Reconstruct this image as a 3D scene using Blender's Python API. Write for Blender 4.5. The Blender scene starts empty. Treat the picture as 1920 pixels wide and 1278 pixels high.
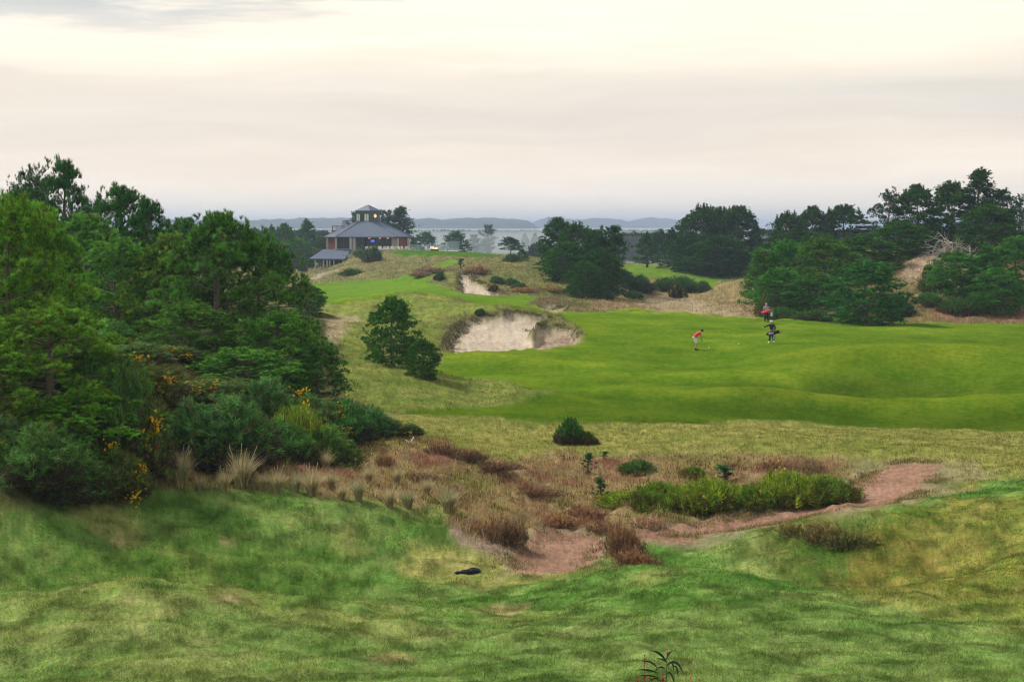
import bpy, bmesh, math, random
import numpy as np
from mathutils import Vector, Matrix
PI = math.pi
R = math.radians
sc = bpy.context.scene
col = sc.collection

# ------------------------------------------------------------------ camera
F = 2638.0            # focal length in pixels of the 1920 wide photograph
VH = 425.0            # row of the horizon
cam_d = bpy.data.cameras.new('camera')
cam = bpy.data.objects.new('camera', cam_d)
col.objects.link(cam)
cam.location = (0, 0, 0)
cam.rotation_euler = (R(90), 0, 0)
cam_d.sensor_width = 36
cam_d.lens = F / 1920 * 36
cam_d.shift_y = -(639 - VH) / 1920
cam_d.clip_start = 0.1
cam_d.clip_end = 40000
sc.camera = cam
sc.view_settings.view_transform = 'Standard'
sc.view_settings.look = 'None'
sc.view_settings.gamma = 1
sc.view_settings.exposure = 0.82
sc.cycles.volume_bounces = 1
sc.cycles.max_bounces = 6
sc.cycles.use_denoising = True
sc.cycles.use_adaptive_sampling = False
sc.cycles.filter_width = 1.2
sc.cycles.sample_clamp_indirect = 4
sc.cycles.transparent_max_bounces = 8

# ------------------------------------------------------------------ world and sun
SUN_EL, SUN_AZ = 46, -62          # azimuth from straight ahead, negative = left
w = bpy.data.worlds.new('World')
sc.world = w
w.use_nodes = True
nt = w.node_tree
for n in list(nt.nodes): nt.nodes.remove(n)
N = nt.nodes.new
L = nt.links.new
def mth(op, a=None, b=None, tree=None, clamp=False):
    t = tree or nt
    n = t.nodes.new('ShaderNodeMath'); n.operation = op; n.use_clamp = clamp
    for i, q in enumerate((a, b)):
        if q is None: continue
        if isinstance(q, (int, float)): n.inputs[i].default_value = q
        else: t.links.new(q, n.inputs[i])
    return n.outputs[0]
out = N('ShaderNodeOutputWorld'); bg = N('ShaderNodeBackground')
sky = N('ShaderNodeTexSky'); sky.sky_type = 'NISHITA'; sky.sun_disc = False
sky.sun_elevation = R(SUN_EL); sky.sun_rotation = R(SUN_AZ)
sky.air_density = 1.5; sky.dust_density = 3
tc = N('ShaderNodeTexCoord'); sep = N('ShaderNodeSeparateXYZ'); L(tc.outputs['Generated'], sep.inputs[0])
el = mth('ARCSINE', sep.outputs[2]); az = mth('ARCTAN2', sep.outputs[0], sep.outputs[1])
cmb = N('ShaderNodeCombineXYZ'); L(mth('MULTIPLY', az, 2.2), cmb.inputs[0]); L(mth('MULTIPLY', el, 9.0), cmb.inputs[1])
n1 = N('ShaderNodeTexNoise'); n1.inputs['Scale'].default_value = 2.2; n1.inputs['Detail'].default_value = 5
n1.inputs['Roughness'].default_value = 0.45
L(cmb.outputs[0], n1.inputs['Vector'])
# layers of stratus: the height of the layers tilts and wanders a little
el2 = mth('ADD', el, mth('MULTIPLY', mth('SUBTRACT', n1.outputs['Fac'], 0.5), 0.050))
el3 = mth('ADD', el2, mth('MULTIPLY', az, -0.012))
ramp = N('ShaderNodeValToRGB'); L(mth('DIVIDE', el3, 0.36), ramp.inputs[0])
cr = ramp.color_ramp; cr.interpolation = 'B_SPLINE'
stops = [(p_, tuple(q_ * (0.645 if p_ < 0.7 else 0.95) for q_ in c_)) for p_, c_ in [(0.0, (0.80, 0.77, 0.73)), (0.035, (0.90, 0.85, 0.79)), (0.085, (0.97, 0.90, 0.82)), (0.125, (0.90, 0.82, 0.74)),
         (0.155, (0.86, 0.785, 0.71)), (0.20, (0.73, 0.70, 0.68)), (0.255, (0.72, 0.70, 0.67)), (0.30, (0.90, 0.84, 0.75)),
         (0.36, (1.04, 0.95, 0.82)), (0.52, (1.08, 1.0, 0.88)), (0.75, (0.52, 0.52, 0.51)), (1.0, (0.38, 0.39, 0.40))]]
while len(cr.elements) < len(stops): cr.elements.new(0.5)
for e, (p, c) in zip(cr.elements, stops):
    e.position = p; e.color = (*c, 1)
# the grey band is stronger on the right than on the left
azf = mth('MULTIPLY', mth('ADD', az, 0.36), 1.35, clamp=True)
band = N('ShaderNodeMapRange'); L(el3, band.inputs[0])
band.inputs[1].default_value = 0.05; band.inputs[2].default_value = 0.07; band.interpolation_type = 'SMOOTHERSTEP'
band2 = N('ShaderNodeMapRange'); L(el3, band2.inputs[0])
band2.inputs[1].default_value = 0.115; band2.inputs[2].default_value = 0.09; band2.interpolation_type = 'SMOOTHERSTEP'
bf = mth('MULTIPLY', mth('MULTIPLY', band.outputs[0], band2.outputs[0]), mth('SUBTRACT', 1.0, azf))
m1 = N('ShaderNodeMixRGB'); L(mth('MULTIPLY', bf, 0.75), m1.inputs[0]); L(ramp.outputs[0], m1.inputs[1]); m1.inputs[2].default_value = (0.54, 0.50, 0.455, 1)
# darker grey-blue scraps of cloud high on the left
cmb2 = N('ShaderNodeCombineXYZ'); L(mth('MULTIPLY', az, 5.0), cmb2.inputs[0]); L(mth('MULTIPLY', el, 42.0), cmb2.inputs[1])
n2 = N('ShaderNodeTexNoise'); n2.inputs['Scale'].default_value = 1.0; n2.inputs['Detail'].default_value = 7; n2.inputs['Roughness'].default_value = 0.55
n2.inputs['Distortion'].default_value = 0.4
L(cmb2.outputs[0], n2.inputs['Vector'])
up = N('ShaderNodeMapRange'); L(el, up.inputs[0]); up.inputs[1].default_value = 0.105; up.inputs[2].default_value = 0.155
lf = N('ShaderNodeMapRange'); L(az, lf.inputs[0]); lf.inputs[1].default_value = 0.0; lf.inputs[2].default_value = -0.30
thr = N('ShaderNodeMapRange'); L(mth('ADD', n2.outputs['Fac'], mth('MULTIPLY', mth('MULTIPLY', up.outputs[0], lf.outputs[0]), 0.42)), thr.inputs[0])
thr.inputs[1].default_value = 0.65; thr.inputs[2].default_value = 0.87; thr.interpolation_type = 'SMOOTHSTEP'
m2 = N('ShaderNodeMixRGB'); L(mth('MULTIPLY', mth('MULTIPLY', thr.outputs[0], up.outputs[0]), 0.9), m2.inputs[0]); L(m1.outputs[0], m2.inputs[1]); m2.inputs[2].default_value = (0.31, 0.34, 0.38, 1)
# a little of the clear sky shows through the layers
m3 = N('ShaderNodeMixRGB'); m3.inputs[0].default_value = 0.06
sk = N('ShaderNodeMixRGB'); sk.blend_type = 'MULTIPLY'; sk.inputs[0].default_value = 1; L(sky.outputs[0], sk.inputs[1]); sk.inputs[2].default_value = (0.10, 0.10, 0.10, 1)
L(m2.outputs[0], m3.inputs[1]); L(sk.outputs[0], m3.inputs[2])
cmb3 = N('ShaderNodeCombineXYZ'); L(mth('MULTIPLY', az, 4.0), cmb3.inputs[0]); L(mth('MULTIPLY', el3, 70.0), cmb3.inputs[1])
n3 = N('ShaderNodeTexNoise'); n3.inputs['Scale'].default_value = 1.0; n3.inputs['Detail'].default_value = 6; n3.inputs['Roughness'].default_value = 0.6; L(cmb3.outputs[0], n3.inputs['Vector'])
m4 = N('ShaderNodeMixRGB'); m4.blend_type = 'MULTIPLY'; m4.inputs[0].default_value = 1.0; L(m3.outputs[0], m4.inputs[1])
st = N('ShaderNodeMapRange'); L(n3.outputs['Fac'], st.inputs[0]); st.inputs[1].default_value = 0.3; st.inputs[2].default_value = 0.7; st.inputs[3].default_value = 0.95; st.inputs[4].default_value = 1.06
wm = N('ShaderNodeMixRGB'); wm.blend_type = 'MULTIPLY'; wm.inputs[0].default_value = 1.0; L(st.outputs[0], wm.inputs[1]); wm.inputs[2].default_value = (1.035, 1.0, 0.95, 1)
L(wm.outputs[0], m4.inputs[2])
L(m4.outputs[0], bg.inputs[0]); bg.inputs[1].default_value = 1.0
L(bg.outputs[0], out.inputs[0])

sl = bpy.data.lights.new('sun', 'SUN'); sl.energy = 2.5; sl.angle = R(9); sl.color = (1, 0.95, 0.86)
so = bpy.data.objects.new('sun', sl); col.objects.link(so)
sd = Vector((math.sin(R(SUN_AZ)) * math.cos(R(SUN_EL)), math.cos(R(SUN_AZ)) * math.cos(R(SUN_EL)), math.sin(R(SUN_EL))))
so.rotation_euler = sd.to_track_quat('Z', 'Y').to_euler()

# ------------------------------------------------------------------ small helpers
def tag(o, label=None, cat=None, group=None, kind=None):
    if label: o['label'] = label
    if cat: o['category'] = cat
    if group: o['group'] = group
    if kind: o['kind'] = kind
    return o
def empty(name, loc=(0, 0, 0), rz=0, s=1):
    o = bpy.data.objects.new(name, None); col.objects.link(o)
    o.location = loc; o.rotation_euler = (0, 0, rz)
    o.scale = (s, s, s) if isinstance(s, (int, float)) else s
    o.empty_display_size = 0.3
    return o
def copy_tree(o, parent=None):
    c = o.copy(); col.objects.link(c); c.parent = parent
    for ch in list(o.children): copy_tree(ch, c)
    return c
def np_mesh(name, V, Fc, mat, parent=None, colr=None, smooth=False, mats=None):
    """V (n,3), Fc (m,k) index array, colr (n,3) per-vertex colour."""
    V = np.ascontiguousarray(V, dtype=np.float32); Fc = np.ascontiguousarray(Fc, dtype=np.int32)
    me = bpy.data.meshes.new(name)
    me.vertices.add(len(V)); me.vertices.foreach_set('co', V.ravel())
    m, k = Fc.shape
    me.loops.add(m * k); me.loops.foreach_set('vertex_index', Fc.ravel())
    me.polygons.add(m)
    me.polygons.foreach_set('loop_start', np.arange(0, m * k, k, dtype=np.int32))
    if colr is not None:
        a = me.attributes.new('Col', 'FLOAT_COLOR', 'POINT')
        c4 = np.ones((len(V), 4), dtype=np.float32); c4[:, :3] = colr
        a.data.foreach_set('color', c4.ravel())
    me.update(calc_edges=True)
    me.polygons.foreach_set('use_smooth', np.full(m, smooth, dtype=bool))
    me.materials.append(mat)
    o = bpy.data.objects.new(name, me); col.objects.link(o)
    if parent is not None: o.parent = parent
    return o
class MB:
    """collects boxes, tubes and prisms; build() links them as ONE mesh object"""
    def __init__(s): s.v = []; s.f = []
    def add(s, vs, fs):
        b = len(s.v); s.v += [tuple(q) for q in vs]; s.f += [tuple(b + i for i in q) for q in fs]; return s
    def box(s, c, d, M=None):
        x, y, z = d[0] / 2, d[1] / 2, d[2] / 2
        vs = [Vector((i * x, j * y, k * z)) for i in (-1, 1) for j in (-1, 1) for k in (-1, 1)]
        if M is not None: vs = [M @ q for q in vs]
        vs = [q + Vector(c) for q in vs]
        return s.add(vs, [(0, 1, 3, 2), (4, 6, 7, 5), (0, 4, 5, 1), (2, 3, 7, 6), (0, 2, 6, 4), (1, 5, 7, 3)])
    def tube(s, pts, rad, n=8, cap=True):
        pts = [Vector(p) for p in pts]; rad = [rad] * len(pts) if isinstance(rad, (int, float)) else rad
        b = len(s.v); up = Vector((0.13, 0.21, 1))
        for i, p in enumerate(pts):
            d = (pts[min(i + 1, len(pts) - 1)] - pts[max(i - 1, 0)]).normalized()
            a = d.cross(up)
            if a.length < 1e-3: a = d.cross(Vector((1, 0, 0)))
            a.normalize(); c = d.cross(a)
            for k in range(n):
                t = 2 * PI * k / n; s.v.append(tuple(p + (a * math.cos(t) + c * math.sin(t)) * rad[i]))
        for i in range(len(pts) - 1):
            for k in range(n):
                s.f.append((b + i * n + k, b + i * n + (k + 1) % n, b + (i + 1) * n + (k + 1) % n, b + (i + 1) * n + k))
        if cap:
            s.f.append(tuple(b + k for k in reversed(range(n)))); s.f.append(tuple(b + (len(pts) - 1) * n + k for k in range(n)))
        return s
    def ball(s, c, r, n=10, m=6):
        r = (r, r, r) if isinstance(r, (int, float)) else r
        b = len(s.v)
        for i in range(m + 1):
            t = PI * i / m
            for k in range(n):
                p = 2 * PI * k / n
                s.v.append((c[0] + r[0] * math.sin(t) * math.cos(p), c[1] + r[1] * math.sin(t) * math.sin(p), c[2] + r[2] * math.cos(t)))
        for i in range(m):
            for k in range(n):
                s.f.append((b + i * n + k, b + (i + 1) * n + k, b + (i + 1) * n + (k + 1) % n, b + i * n + (k + 1) % n))
        return s
    def build(s, name, mat, parent=None, smooth=False, bevel=0):
        me = bpy.data.meshes.new(name); me.from_pydata(s.v, [], s.f); me.validate(); me.update()
        if smooth: me.polygons.foreach_set('use_smooth', [True] * len(me.polygons))
        me.materials.append(mat)
        o = bpy.data.objects.new(name, me); col.objects.link(o)
        if parent is not None: o.parent = parent
        if bevel:
            m = o.modifiers.new('bevel', 'BEVEL'); m.width = bevel; m.segments = 2
        return o

# ------------------------------------------------------------------ noise in numpy
def _hash(ix, iy, seed):
    h = (ix.astype(np.int64) * 374761393 + iy.astype(np.int64) * 668265263 + seed * 1442695041) & 0xffffffff
    h = ((h ^ (h >> 13)) * 1274126177) & 0xffffffff
    h = h ^ (h >> 16)
    return h
def noise2(x, y, seed=0):
    x = np.asarray(x, dtype=np.float64); y = np.asarray(y, dtype=np.float64)
    ix = np.floor(x); iy = np.floor(y); fx = x - ix; fy = y - iy
    ux = fx * fx * fx * (fx * (fx * 6 - 15) + 10); uy = fy * fy * fy * (fy * (fy * 6 - 15) + 10)
    def g(a, b, dx, dy):
        h = _hash(a, b, seed) / 4294967296.0 * 2 * PI
        return np.cos(h) * dx + np.sin(h) * dy
    a = g(ix, iy, fx, fy); b = g(ix + 1, iy, fx - 1, fy); c = g(ix, iy + 1, fx, fy - 1); d = g(ix + 1, iy + 1, fx - 1, fy - 1)
    return (a * (1 - ux) + b * ux) * (1 - uy) + (c * (1 - ux) + d * ux) * uy * 1.0
def fbm(x, y, wl, oct=4, seed=0, gain=0.5):
    s = 0; a = 1; f = 1.0 / wl
    for i in range(oct):
        s = s + a * noise2(x * f + 17.3 * i, y * f - 9.1 * i, seed + i); a *= gain; f *= 2.03
    return s * 1.4
def smst(x, a, b):
    t = np.clip((x - a) / (b - a), 0, 1); return t * t * (3 - 2 * t)

# ------------------------------------------------------------------ materials
def new_mat(name):
    m = bpy.data.materials.new(name); m.use_nodes = True
    t = m.node_tree
    return m, t, t.nodes['Principled BSDF']
def plain(name, c, rough=0.7, metal=0, noise=0.12, scale=4, spec=0.3):
    m, t, b = new_mat(name)
    b.inputs['Roughness'].default_value = rough; b.inputs['Metallic'].default_value = metal
    b.inputs['Specular IOR Level'].default_value = spec
    g = t.nodes.new('ShaderNodeNewGeometry'); nz = t.nodes.new('ShaderNodeTexNoise'); nz.inputs['Scale'].default_value = scale
    nz.inputs['Detail'].default_value = 5
    o = t.nodes.new('ShaderNodeTexCoord'); t.links.new(o.outputs['Object'], nz.inputs['Vector'])
    mx = t.nodes.new('ShaderNodeMixRGB')
    mx.inputs[1].default_value = (*[q * (1 - noise) for q in c], 1); mx.inputs[2].default_value = (*[min(1, q * (1 + noise)) for q in c], 1)
    t.links.new(nz.outputs['Fac'], mx.inputs[0]); t.links.new(mx.outputs[0], b.inputs['Base Color'])
    return m
def foliage(name, trans=0.25, rough=0.6, gloss=0.0):
    """diffuse + translucent leaf material that takes its colour from the Col attribute"""
    m = bpy.data.materials.new(name); m.use_nodes = True; t = m.node_tree
    for n in list(t.nodes): t.nodes.remove(n)
    a = t.nodes.new('ShaderNodeAttribute'); a.attribute_name = 'Col'
    oi = t.nodes.new('ShaderNodeObjectInfo')
    tint = t.nodes.new('ShaderNodeMixRGB'); tint.blend_type = 'MULTIPLY'; tint.inputs[0].default_value = 1
    t.links.new(a.outputs['Color'], tint.inputs[1]); t.links.new(oi.outputs['Color'], tint.inputs[2])
    d = t.nodes.new('ShaderNodeBsdfDiffuse'); tr = t.nodes.new('ShaderNodeBsdfTranslucent')
    mx = t.nodes.new('ShaderNodeMixShader'); mx.inputs[0].default_value = trans
    o = t.nodes.new('ShaderNodeOutputMaterial')
    t.links.new(tint.outputs[0], d.inputs[0]); t.links.new(tint.outputs[0], tr.inputs[0])
    t.links.new(d.outputs[0], mx.inputs[1]); t.links.new(tr.outputs[0], mx.inputs[2])
    t.links.new(mx.outputs[0], o.inputs[0])
    return m
M_NEEDLE = foliage('pine_needles', 0.15)
M_LEAF = foliage('leaves', 0.25)
M_GRASS = foliage('grass_blades', 0.35)
M_BARK = plain('bark', (0.13, 0.10, 0.08), 0.9, noise=0.5, scale=9)
M_BARKG = plain('grey_bark', (0.30, 0.27, 0.24), 0.9, noise=0.3, scale=9)
M_DEAD = plain('bleached_wood', (0.42, 0.39, 0.36), 0.9, noise=0.3, scale=6)

# ------------------------------------------------------------------ terrain: control points (column, row, distance)
CP = [
 # near lawn
 (-200,1278,20.5),(0,1278,21),(500,1278,21),(960,1278,20.5),(1240,1278,19.5),(1500,1278,20),(1920,1278,20),(2150,1278,20),
 (0,1190,25),(400,1185,25),(700,1200,25.5),(960,1195,26.5),(1300,1180,26),(1650,1190,25),(1920,1210,24),
 (0,1118,29),(250,1108,29),(420,1122,29.5),(560,1143,29.5),(700,1150,30),
 (60,1075,33.5),(260,1085,34),(450,1118,34),(560,1128,34),(680,1118,34.5),
 (-200,980,34),(0,985,35),(200,1000,37),(400,1010,38.5),(600,1030,39),(760,1045,39.5),(860,1075,38),
 (-200,900,37),(0,935,36),(200,930,39.5),(400,928,42),(600,935,42.5),(780,965,42.5),(870,1000,42),
 (960,1140,33),(820,1130,33),(1000,1095,37.5),(1050,1075,39),(1050,1040,42),(1050,1008,45),
 (1150,1085,36),(1300,1092,34),(1450,1112,32),(1600,1130,31),(1750,1120,31),(1900,1140,29),
 (1250,1050,40.5),(1400,1058,39),(1600,1085,36.5),(1750,1060,37),
 (1250,1012,44),(1400,1005,43),(1560,975,41.5),(1680,1040,38),(1850,1000,39),(2100,960,38),
 (1300,998,46),(1450,970,48),(1600,940,49.5),(1720,905,52),(1760,872,56),(1900,900,50),(2100,850,50),
 # heather hollow and dune ridge
 (550,830,53),(700,830,55),(780,840,55),(860,862,54),(940,882,54),
 (700,890,49),(900,940,49),(1000,960,49),(1100,940,52),(1050,890,58),(1200,900,56),(1200,950,50.5),(1350,920,53),(1500,905,54),(1350,870,60),
 (1100,845,63),(1500,862,60),(1650,868,58),
 # tan rough
 (780,800,69),(850,820,65),(950,850,62),(1100,815,67),(1300,815,66),(1500,820,65),(1700,835,62),(1900,850,59),(2100,830,60),
 (700,770,73),(900,783,72),(1100,790,72),(1300,793,72.5),(1500,800,72),(1700,808,71),(1900,816,70),
 # left bank under the trees
 (-200,640,62),(0,640,62),(200,640,62),(320,680,56),(400,700,63),(560,745,63),(-200,800,42),(0,800,42),(200,860,42),(200,780,46),(200,700,53),(400,880,45),(400,800,49),(400,740,54),(550,770,57),
 (-200,600,85),(100,600,85),(350,610,85),(-200,540,140),(300,545,140),(450,560,130),
 # slope with the leaning pine
 (660,750,75),(760,755,75),(850,757,76),(950,752,77),(1040,741,79),
 (660,700,83),(760,715,82),(860,722,83),
 (640,655,93),(700,672,90),(760,694,87),(800,690,93),(640,610,118),(740,620,112),(800,640,104),
 (620,590,135),(720,590,130),(560,580,140),
 (600,573,146),(660,562,146),(740,553,146),(820,560,144),(880,574,140),
 (600,566,166),(680,560,170),(760,551,172),(600,545,205),(700,540,205),(600,531,240),(700,529,240),
 # fairway
 (820,700,92),(900,690,94),(900,740,82),(1000,725,85),(1100,745,81),(1200,730,85),(1300,735,84),
 (1000,690,94),(1150,680,98),(1306,655,106.5),(1447,644,108),
 (1250,738,83),(1350,737,82),(1430,736,81),(1500,744,80),(1580,752,79.5),(1700,757,78.5),(1850,753,78),(2050,753,78),
 (1250,756,79),(1330,765,78),(1430,774,77.5),(1520,784,76.5),(1600,790,75.5),(1700,796,74.5),(1850,802,74),(2050,802,74),
 (1430,734,86),(1500,742,86),(1560,749,86),(1620,752,86.5),(1740,752,86),(1860,746,84),
 (1350,700,92),(1420,712,90),(1500,718,88.5),(1620,734,88.5),(1740,730,88.5),
 (1500,684,94),(1620,668,94),(1720,670,94),(1820,684,92),(1900,690,91),(1620,655,106),(1750,652,106),
 (1200,650,108),(1320,690,97),(1420,672,99),(1250,612,124),(1400,618,121),
 (1900,650,110),(2100,650,110),(1900,622,124),(1700,612,130),(1560,600,137),
 (1000,662,102),(900,664,101),(850,668,101),(1100,640,112),(1200,620,120),(1150,600,131),(1200,588,142),(1300,592,142),(1437,602,138),
 (1350,594,152),(1450,592,150),(1650,603,140),(1800,606,137),(1920,606,136),(2100,600,136),
 # big bunker
 (860,653,106),(950,652,108),(1040,640,110),(860,615,118),(950,610,119),(950,586,124),(1010,592,124),(870,597,124),(1060,612,118),(1092,622,116),(1050,595,128),
 (950,577,134),(880,578,134),(1000,583,136),
 # ribbon, upper mounds
 (900,563,158),(1000,574,150),(1080,577,150),(860,552,172),(940,553,170),(1020,556,168),(1090,572,158),(1130,575,160),
 (880,540,180),(930,545,178),(865,512,192),(920,518,190),(1000,526,188),(1060,540,182),(1120,560,172),
 (800,530,195),(840,505,215),(920,500,215),(980,500,220),(1040,498,225),(1100,520,205),(1160,540,190),
 (760,520,230),(700,510,260),(620,520,270),(560,515,280),(760,492,280),(830,485,285),(900,484,285),(960,490,270),
 (580,509,312),(620,506,312),(648,494,312),(668,482,312),(690,476,312),(740,475,308),(800,473,308),(860,474,305),(930,482,300),(990,488,290),
 (560,503,345),(600,502,345),(650,485,345),(700,475,345),(800,472,340),(880,474,335),
 # valley and slopes on the right
 (1250,578,168),(1350,572,172),(1440,575,165),(1200,560,185),(1300,552,192),(1370,560,182),(1395,527,192),(1330,540,215),(1270,530,205),(1230,525,215),
 (1200,512,240),(1300,518,240),(1390,525,235),(1180,500,270),(1280,503,270),(1400,512,270),
 (1500,585,150),(1600,588,143),(1500,560,170),(1600,555,165),(1480,530,195),(1600,510,190),
 (1700,585,143),(1700,550,155),(1710,510,165),(1720,480,178),(1800,560,150),(1800,510,165),(1800,470,182),
 (1900,570,148),(1900,520,163),(1900,475,182),(2100,480,170),(1700,460,200),(1850,452,205),(1550,490,230),(1450,505,250),
 (1700,462,260),(1900,455,260),
 (900,480,370),(1100,490,350),(1300,500,340),(1500,500,340),(1800,480,340),(300,520,340),(0,520,340),(0,505,220),(2100,470,260),
]
cps = np.array([(u, d, -(v - VH) / F * d) for u, v, d in CP] +
               [(u, d, z) for u in (-250, 350, 960, 1500, 2170) for d, z in ((1.2, -1.62), (2.5, -1.75), (5, -2.35), (10, -3.9), (15, -5.3))] +
               [(u, d, z) for u in (-250, 350, 960, 1500, 2170) for d, z in ((520, -13.5), (900, -16), (1800, -16))])
def rbf_xy(u, d): return (u - 960) / 300.0, np.log(d) * 5.0
ax, ay = rbf_xy(cps[:, 0], cps[:, 1])
def tps(r2): return 0.5 * r2 * np.log(r2 + 1e-9)
Km = tps((ax[:, None] - ax[None]) ** 2 + (ay[:, None] - ay[None]) ** 2) + np.eye(len(ax)) * 0.003
Pm = np.stack([np.ones_like(ax), ax, ay], 1)
Am = np.block([[Km, Pm], [Pm.T, np.zeros((3, 3))]])
sol = np.linalg.solve(Am, np.concatenate([cps[:, 2], [0, 0, 0]]))
wr, wa = sol[:-3], sol[-3:]
def base_rbf(u, d):
    sh = u.shape; x, y = rbf_xy(u.ravel(), d.ravel()); o = np.empty(len(x))
    for i in range(0, len(x), 40000):
        X = x[i:i + 40000]; Y = y[i:i + 40000]
        o[i:i + 40000] = tps((X[:, None] - ax[None]) ** 2 + (Y[:, None] - ay[None]) ** 2) @ wr + wa[0] + wa[1] * X + wa[2] * Y
    return o.reshape(sh)

rs = np.concatenate([np.geomspace(1.2, 15, 26)[:-1], np.exp(np.arange(math.log(15), math.log(430), 0.0058)), np.geomspace(432, 9500, 70)])
u_dense = np.arange(-330, 2250, 2.5)
th_d = np.arctan((u_dense - 960) / F)
th = np.concatenate([np.linspace(-PI, th_d[0], 50)[:-1], th_d, np.linspace(th_d[-1], PI, 50)[1:]])
NR, NT = len(rs), len(th)
RR, TT = np.meshgrid(rs, th, indexing='ij')
TMAX = math.atan(1210 / F)
Tc = np.clip(TT, -TMAX, TMAX)
X = RR * np.sin(TT); Y = RR * np.cos(TT)
U = 960 + F * np.tan(Tc); D = RR * np.cos(Tc)
def zfun(U, D):
    z = base_rbf(U, np.clip(D, 1.2, 1800))
    far = smst(D, 400, 900)
    return z * (1 - far) + (-16.0) * far
Z = zfun(U, D)
# behind the camera the tee hill levels out
back = smst(np.abs(TT), R(60), R(120)) * 1.0
Z = Z * (1 - back) + (-1.7 - 6 * smst(RR, 10, 120)) * back
V0 = VH - Z / D * F
front = (np.abs(TT) < TMAX + 0.02)

# ---- zones outlined on the ground
def inpoly(px, py, poly):
    c = np.zeros(px.shape, bool); j = len(poly) - 1
    for i in range(len(poly)):
        xi, yi = poly[i]; xj, yj = poly[j]
        if yi != yj:
            c ^= ((yi > py) != (yj > py)) & (px < (xj - xi) * (py - yi) / (yj - yi) + xi)
        j = i
    return c
wob_u = fbm(X, Y, 3.0, 3, 11); wob_v = fbm(X, Y, 3.0, 3, 23)
wl = np.clip(60 / D, 0.25, 1.3)
Uw = U + wob_u * 22 * wl; Vw = V0 + wob_v * 9 * wl
def blur(a, n=1):
    a = a.astype(np.float32)
    for _ in range(n):
        b = a.copy(); b[1:-1] = (a[:-2] + a[2:] + 2 * a[1:-1]) / 4
        a = b.copy(); a[:, 1:-1] = (b[:, :-2] + b[:, 2:] + 2 * b[:, 1:-1]) / 4
    return a
def zone(poly, dmin, dmax, n=1, rough=1.0):
    px = U + (Uw - U) * rough; py = V0 + (Vw - V0) * rough
    return blur(inpoly(px, py, poly) & (D > dmin) & (D < dmax) & front, n)
FAIR = [(575,535),(640,530),(740,525),(800,505),(845,488),(862,492),(820,512),(800,530),(850,545),(900,550),(940,556),(985,552),(1008,560),(985,572),(1080,586),(1200,583),(1300,588),(1440,598),(1560,595),(1600,599),(1700,604),(1920,608),(2200,608),(2200,812),(1880,812),(1700,803),(1520,793),(1400,792),(1250,792),(1100,790),(1000,787),(900,782),(740,774),(800,765),(900,765),(1000,747),(1048,739),(1000,734),(900,712),(820,706),(812,695),(838,664),(900,660),(960,656),(1020,654),(1090,640),(1100,622),(1070,602),(1030,588),(960,577),(900,577),(870,564),(780,552),(700,560),(640,570),(585,570)]
mF = zone(FAIR, 60, 330, 1, 0.45)
mG1 = zone([(728,473),(800,467),(880,468),(940,482),(900,484),(840,482),(760,482)], 285, 330, 1, 0.3)
mG2 = zone([(1160,500),(1200,495),(1260,500),(1350,507),(1420,518),(1350,528),(1330,548),(1305,540),(1290,520),(1220,521),(1180,520)], 190, 330, 2, 0.6)
mG = np.maximum(mG1, mG2)
mP = np.maximum(zone([(955,1064),(975,1020),(1000,1003),(1130,1003),(1128,1030),(1108,1062),(1140,1069),(1090,1076),(1000,1077)], 30, 62, 2, 0.8),
                zone([(1150,1008),(1180,1000),(1240,990),(1350,974),(1480,955),(1570,940),(1590,925),(1600,905),(1630,892),(1680,868),(1760,866),(1755,890),(1730,915),(1690,938),(1600,952),(1480,975),(1380,995),(1260,1010),(1200,1012)], 40, 62, 2, 0.8))
mPf = np.maximum(zone([(940,1068),(960,1010),(1000,998),(1130,998),(1140,1040),(1130,1062),(1160,1072),(1090,1082),(980,1082),(930,1078)], 30, 62, 3, 1.6),
                 zone([(1130,1008),(1180,994),(1350,964),(1560,930),(1580,890),(1600,866),(1660,860),(1780,864),(1830,872),(1860,896),(1760,900),(1740,925),(1690,945),(1600,960),(1480,985),(1380,1002),(1260,1018),(1180,1018)], 40, 62, 3, 1.6))
mPs = zone([(862,985),(890,975),(915,1000),(980,1030),(965,1050),(900,1020)], 36, 48, 2, 1.6)
BUNK1 = [(832,656),(845,625),(868,603),(905,592),(940,588),(960,584),(1000,589),(1032,595),(1005,606),(990,622),(1000,640),(1010,652),(960,655),(905,658),(860,660)]
BUNK1B = [(985,650),(1000,628),(1010,614),(1040,610),(1072,616),(1088,628),(1086,636),(1050,644),(1010,652)]
mB1 = zone(BUNK1, 100, 130, 1, 0.7)
mB1b = zone(BUNK1B, 100, 130, 1, 0.7)
mB2 = zone([(862,545),(862,514),(880,511),(890,528),(915,538),(938,552),(900,550)], 165, 200, 1, 0.6)
mB3 = zone([(1010,574),(1050,574),(1064,578),(1060,582),(1025,580)], 140, 170, 1, 0.4)
mS = np.maximum.reduce([mB1, mB1b, mB2, mB3])
mSl = np.maximum.reduce([zone([(600,640),(612,610),(640,592),(672,598),(668,612),(640,620),(650,640),(620,645)], 85, 145, 2, 2.2),
      zone([(1010,578),(1040,582),(1060,590),(1030,586)], 130, 180, 2, 1)]) * 0.85
mSv = zone([(1190,570),(1250,560),(1330,572),(1400,590),(1420,597),(1300,590),(1230,588)], 140, 200, 3, 2.5) * 0.7
mSr = zone([(1690,530),(1690,500),(1720,485),(1760,470),(1745,500),(1710,530)], 140, 200, 2, 2.0)
# club path on the far left slope
mCp = zone([(560,531),(585,521),(610,512),(632,506),(640,508),(612,518),(590,528),(575,534)], 250, 330, 1, 0.5)
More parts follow.
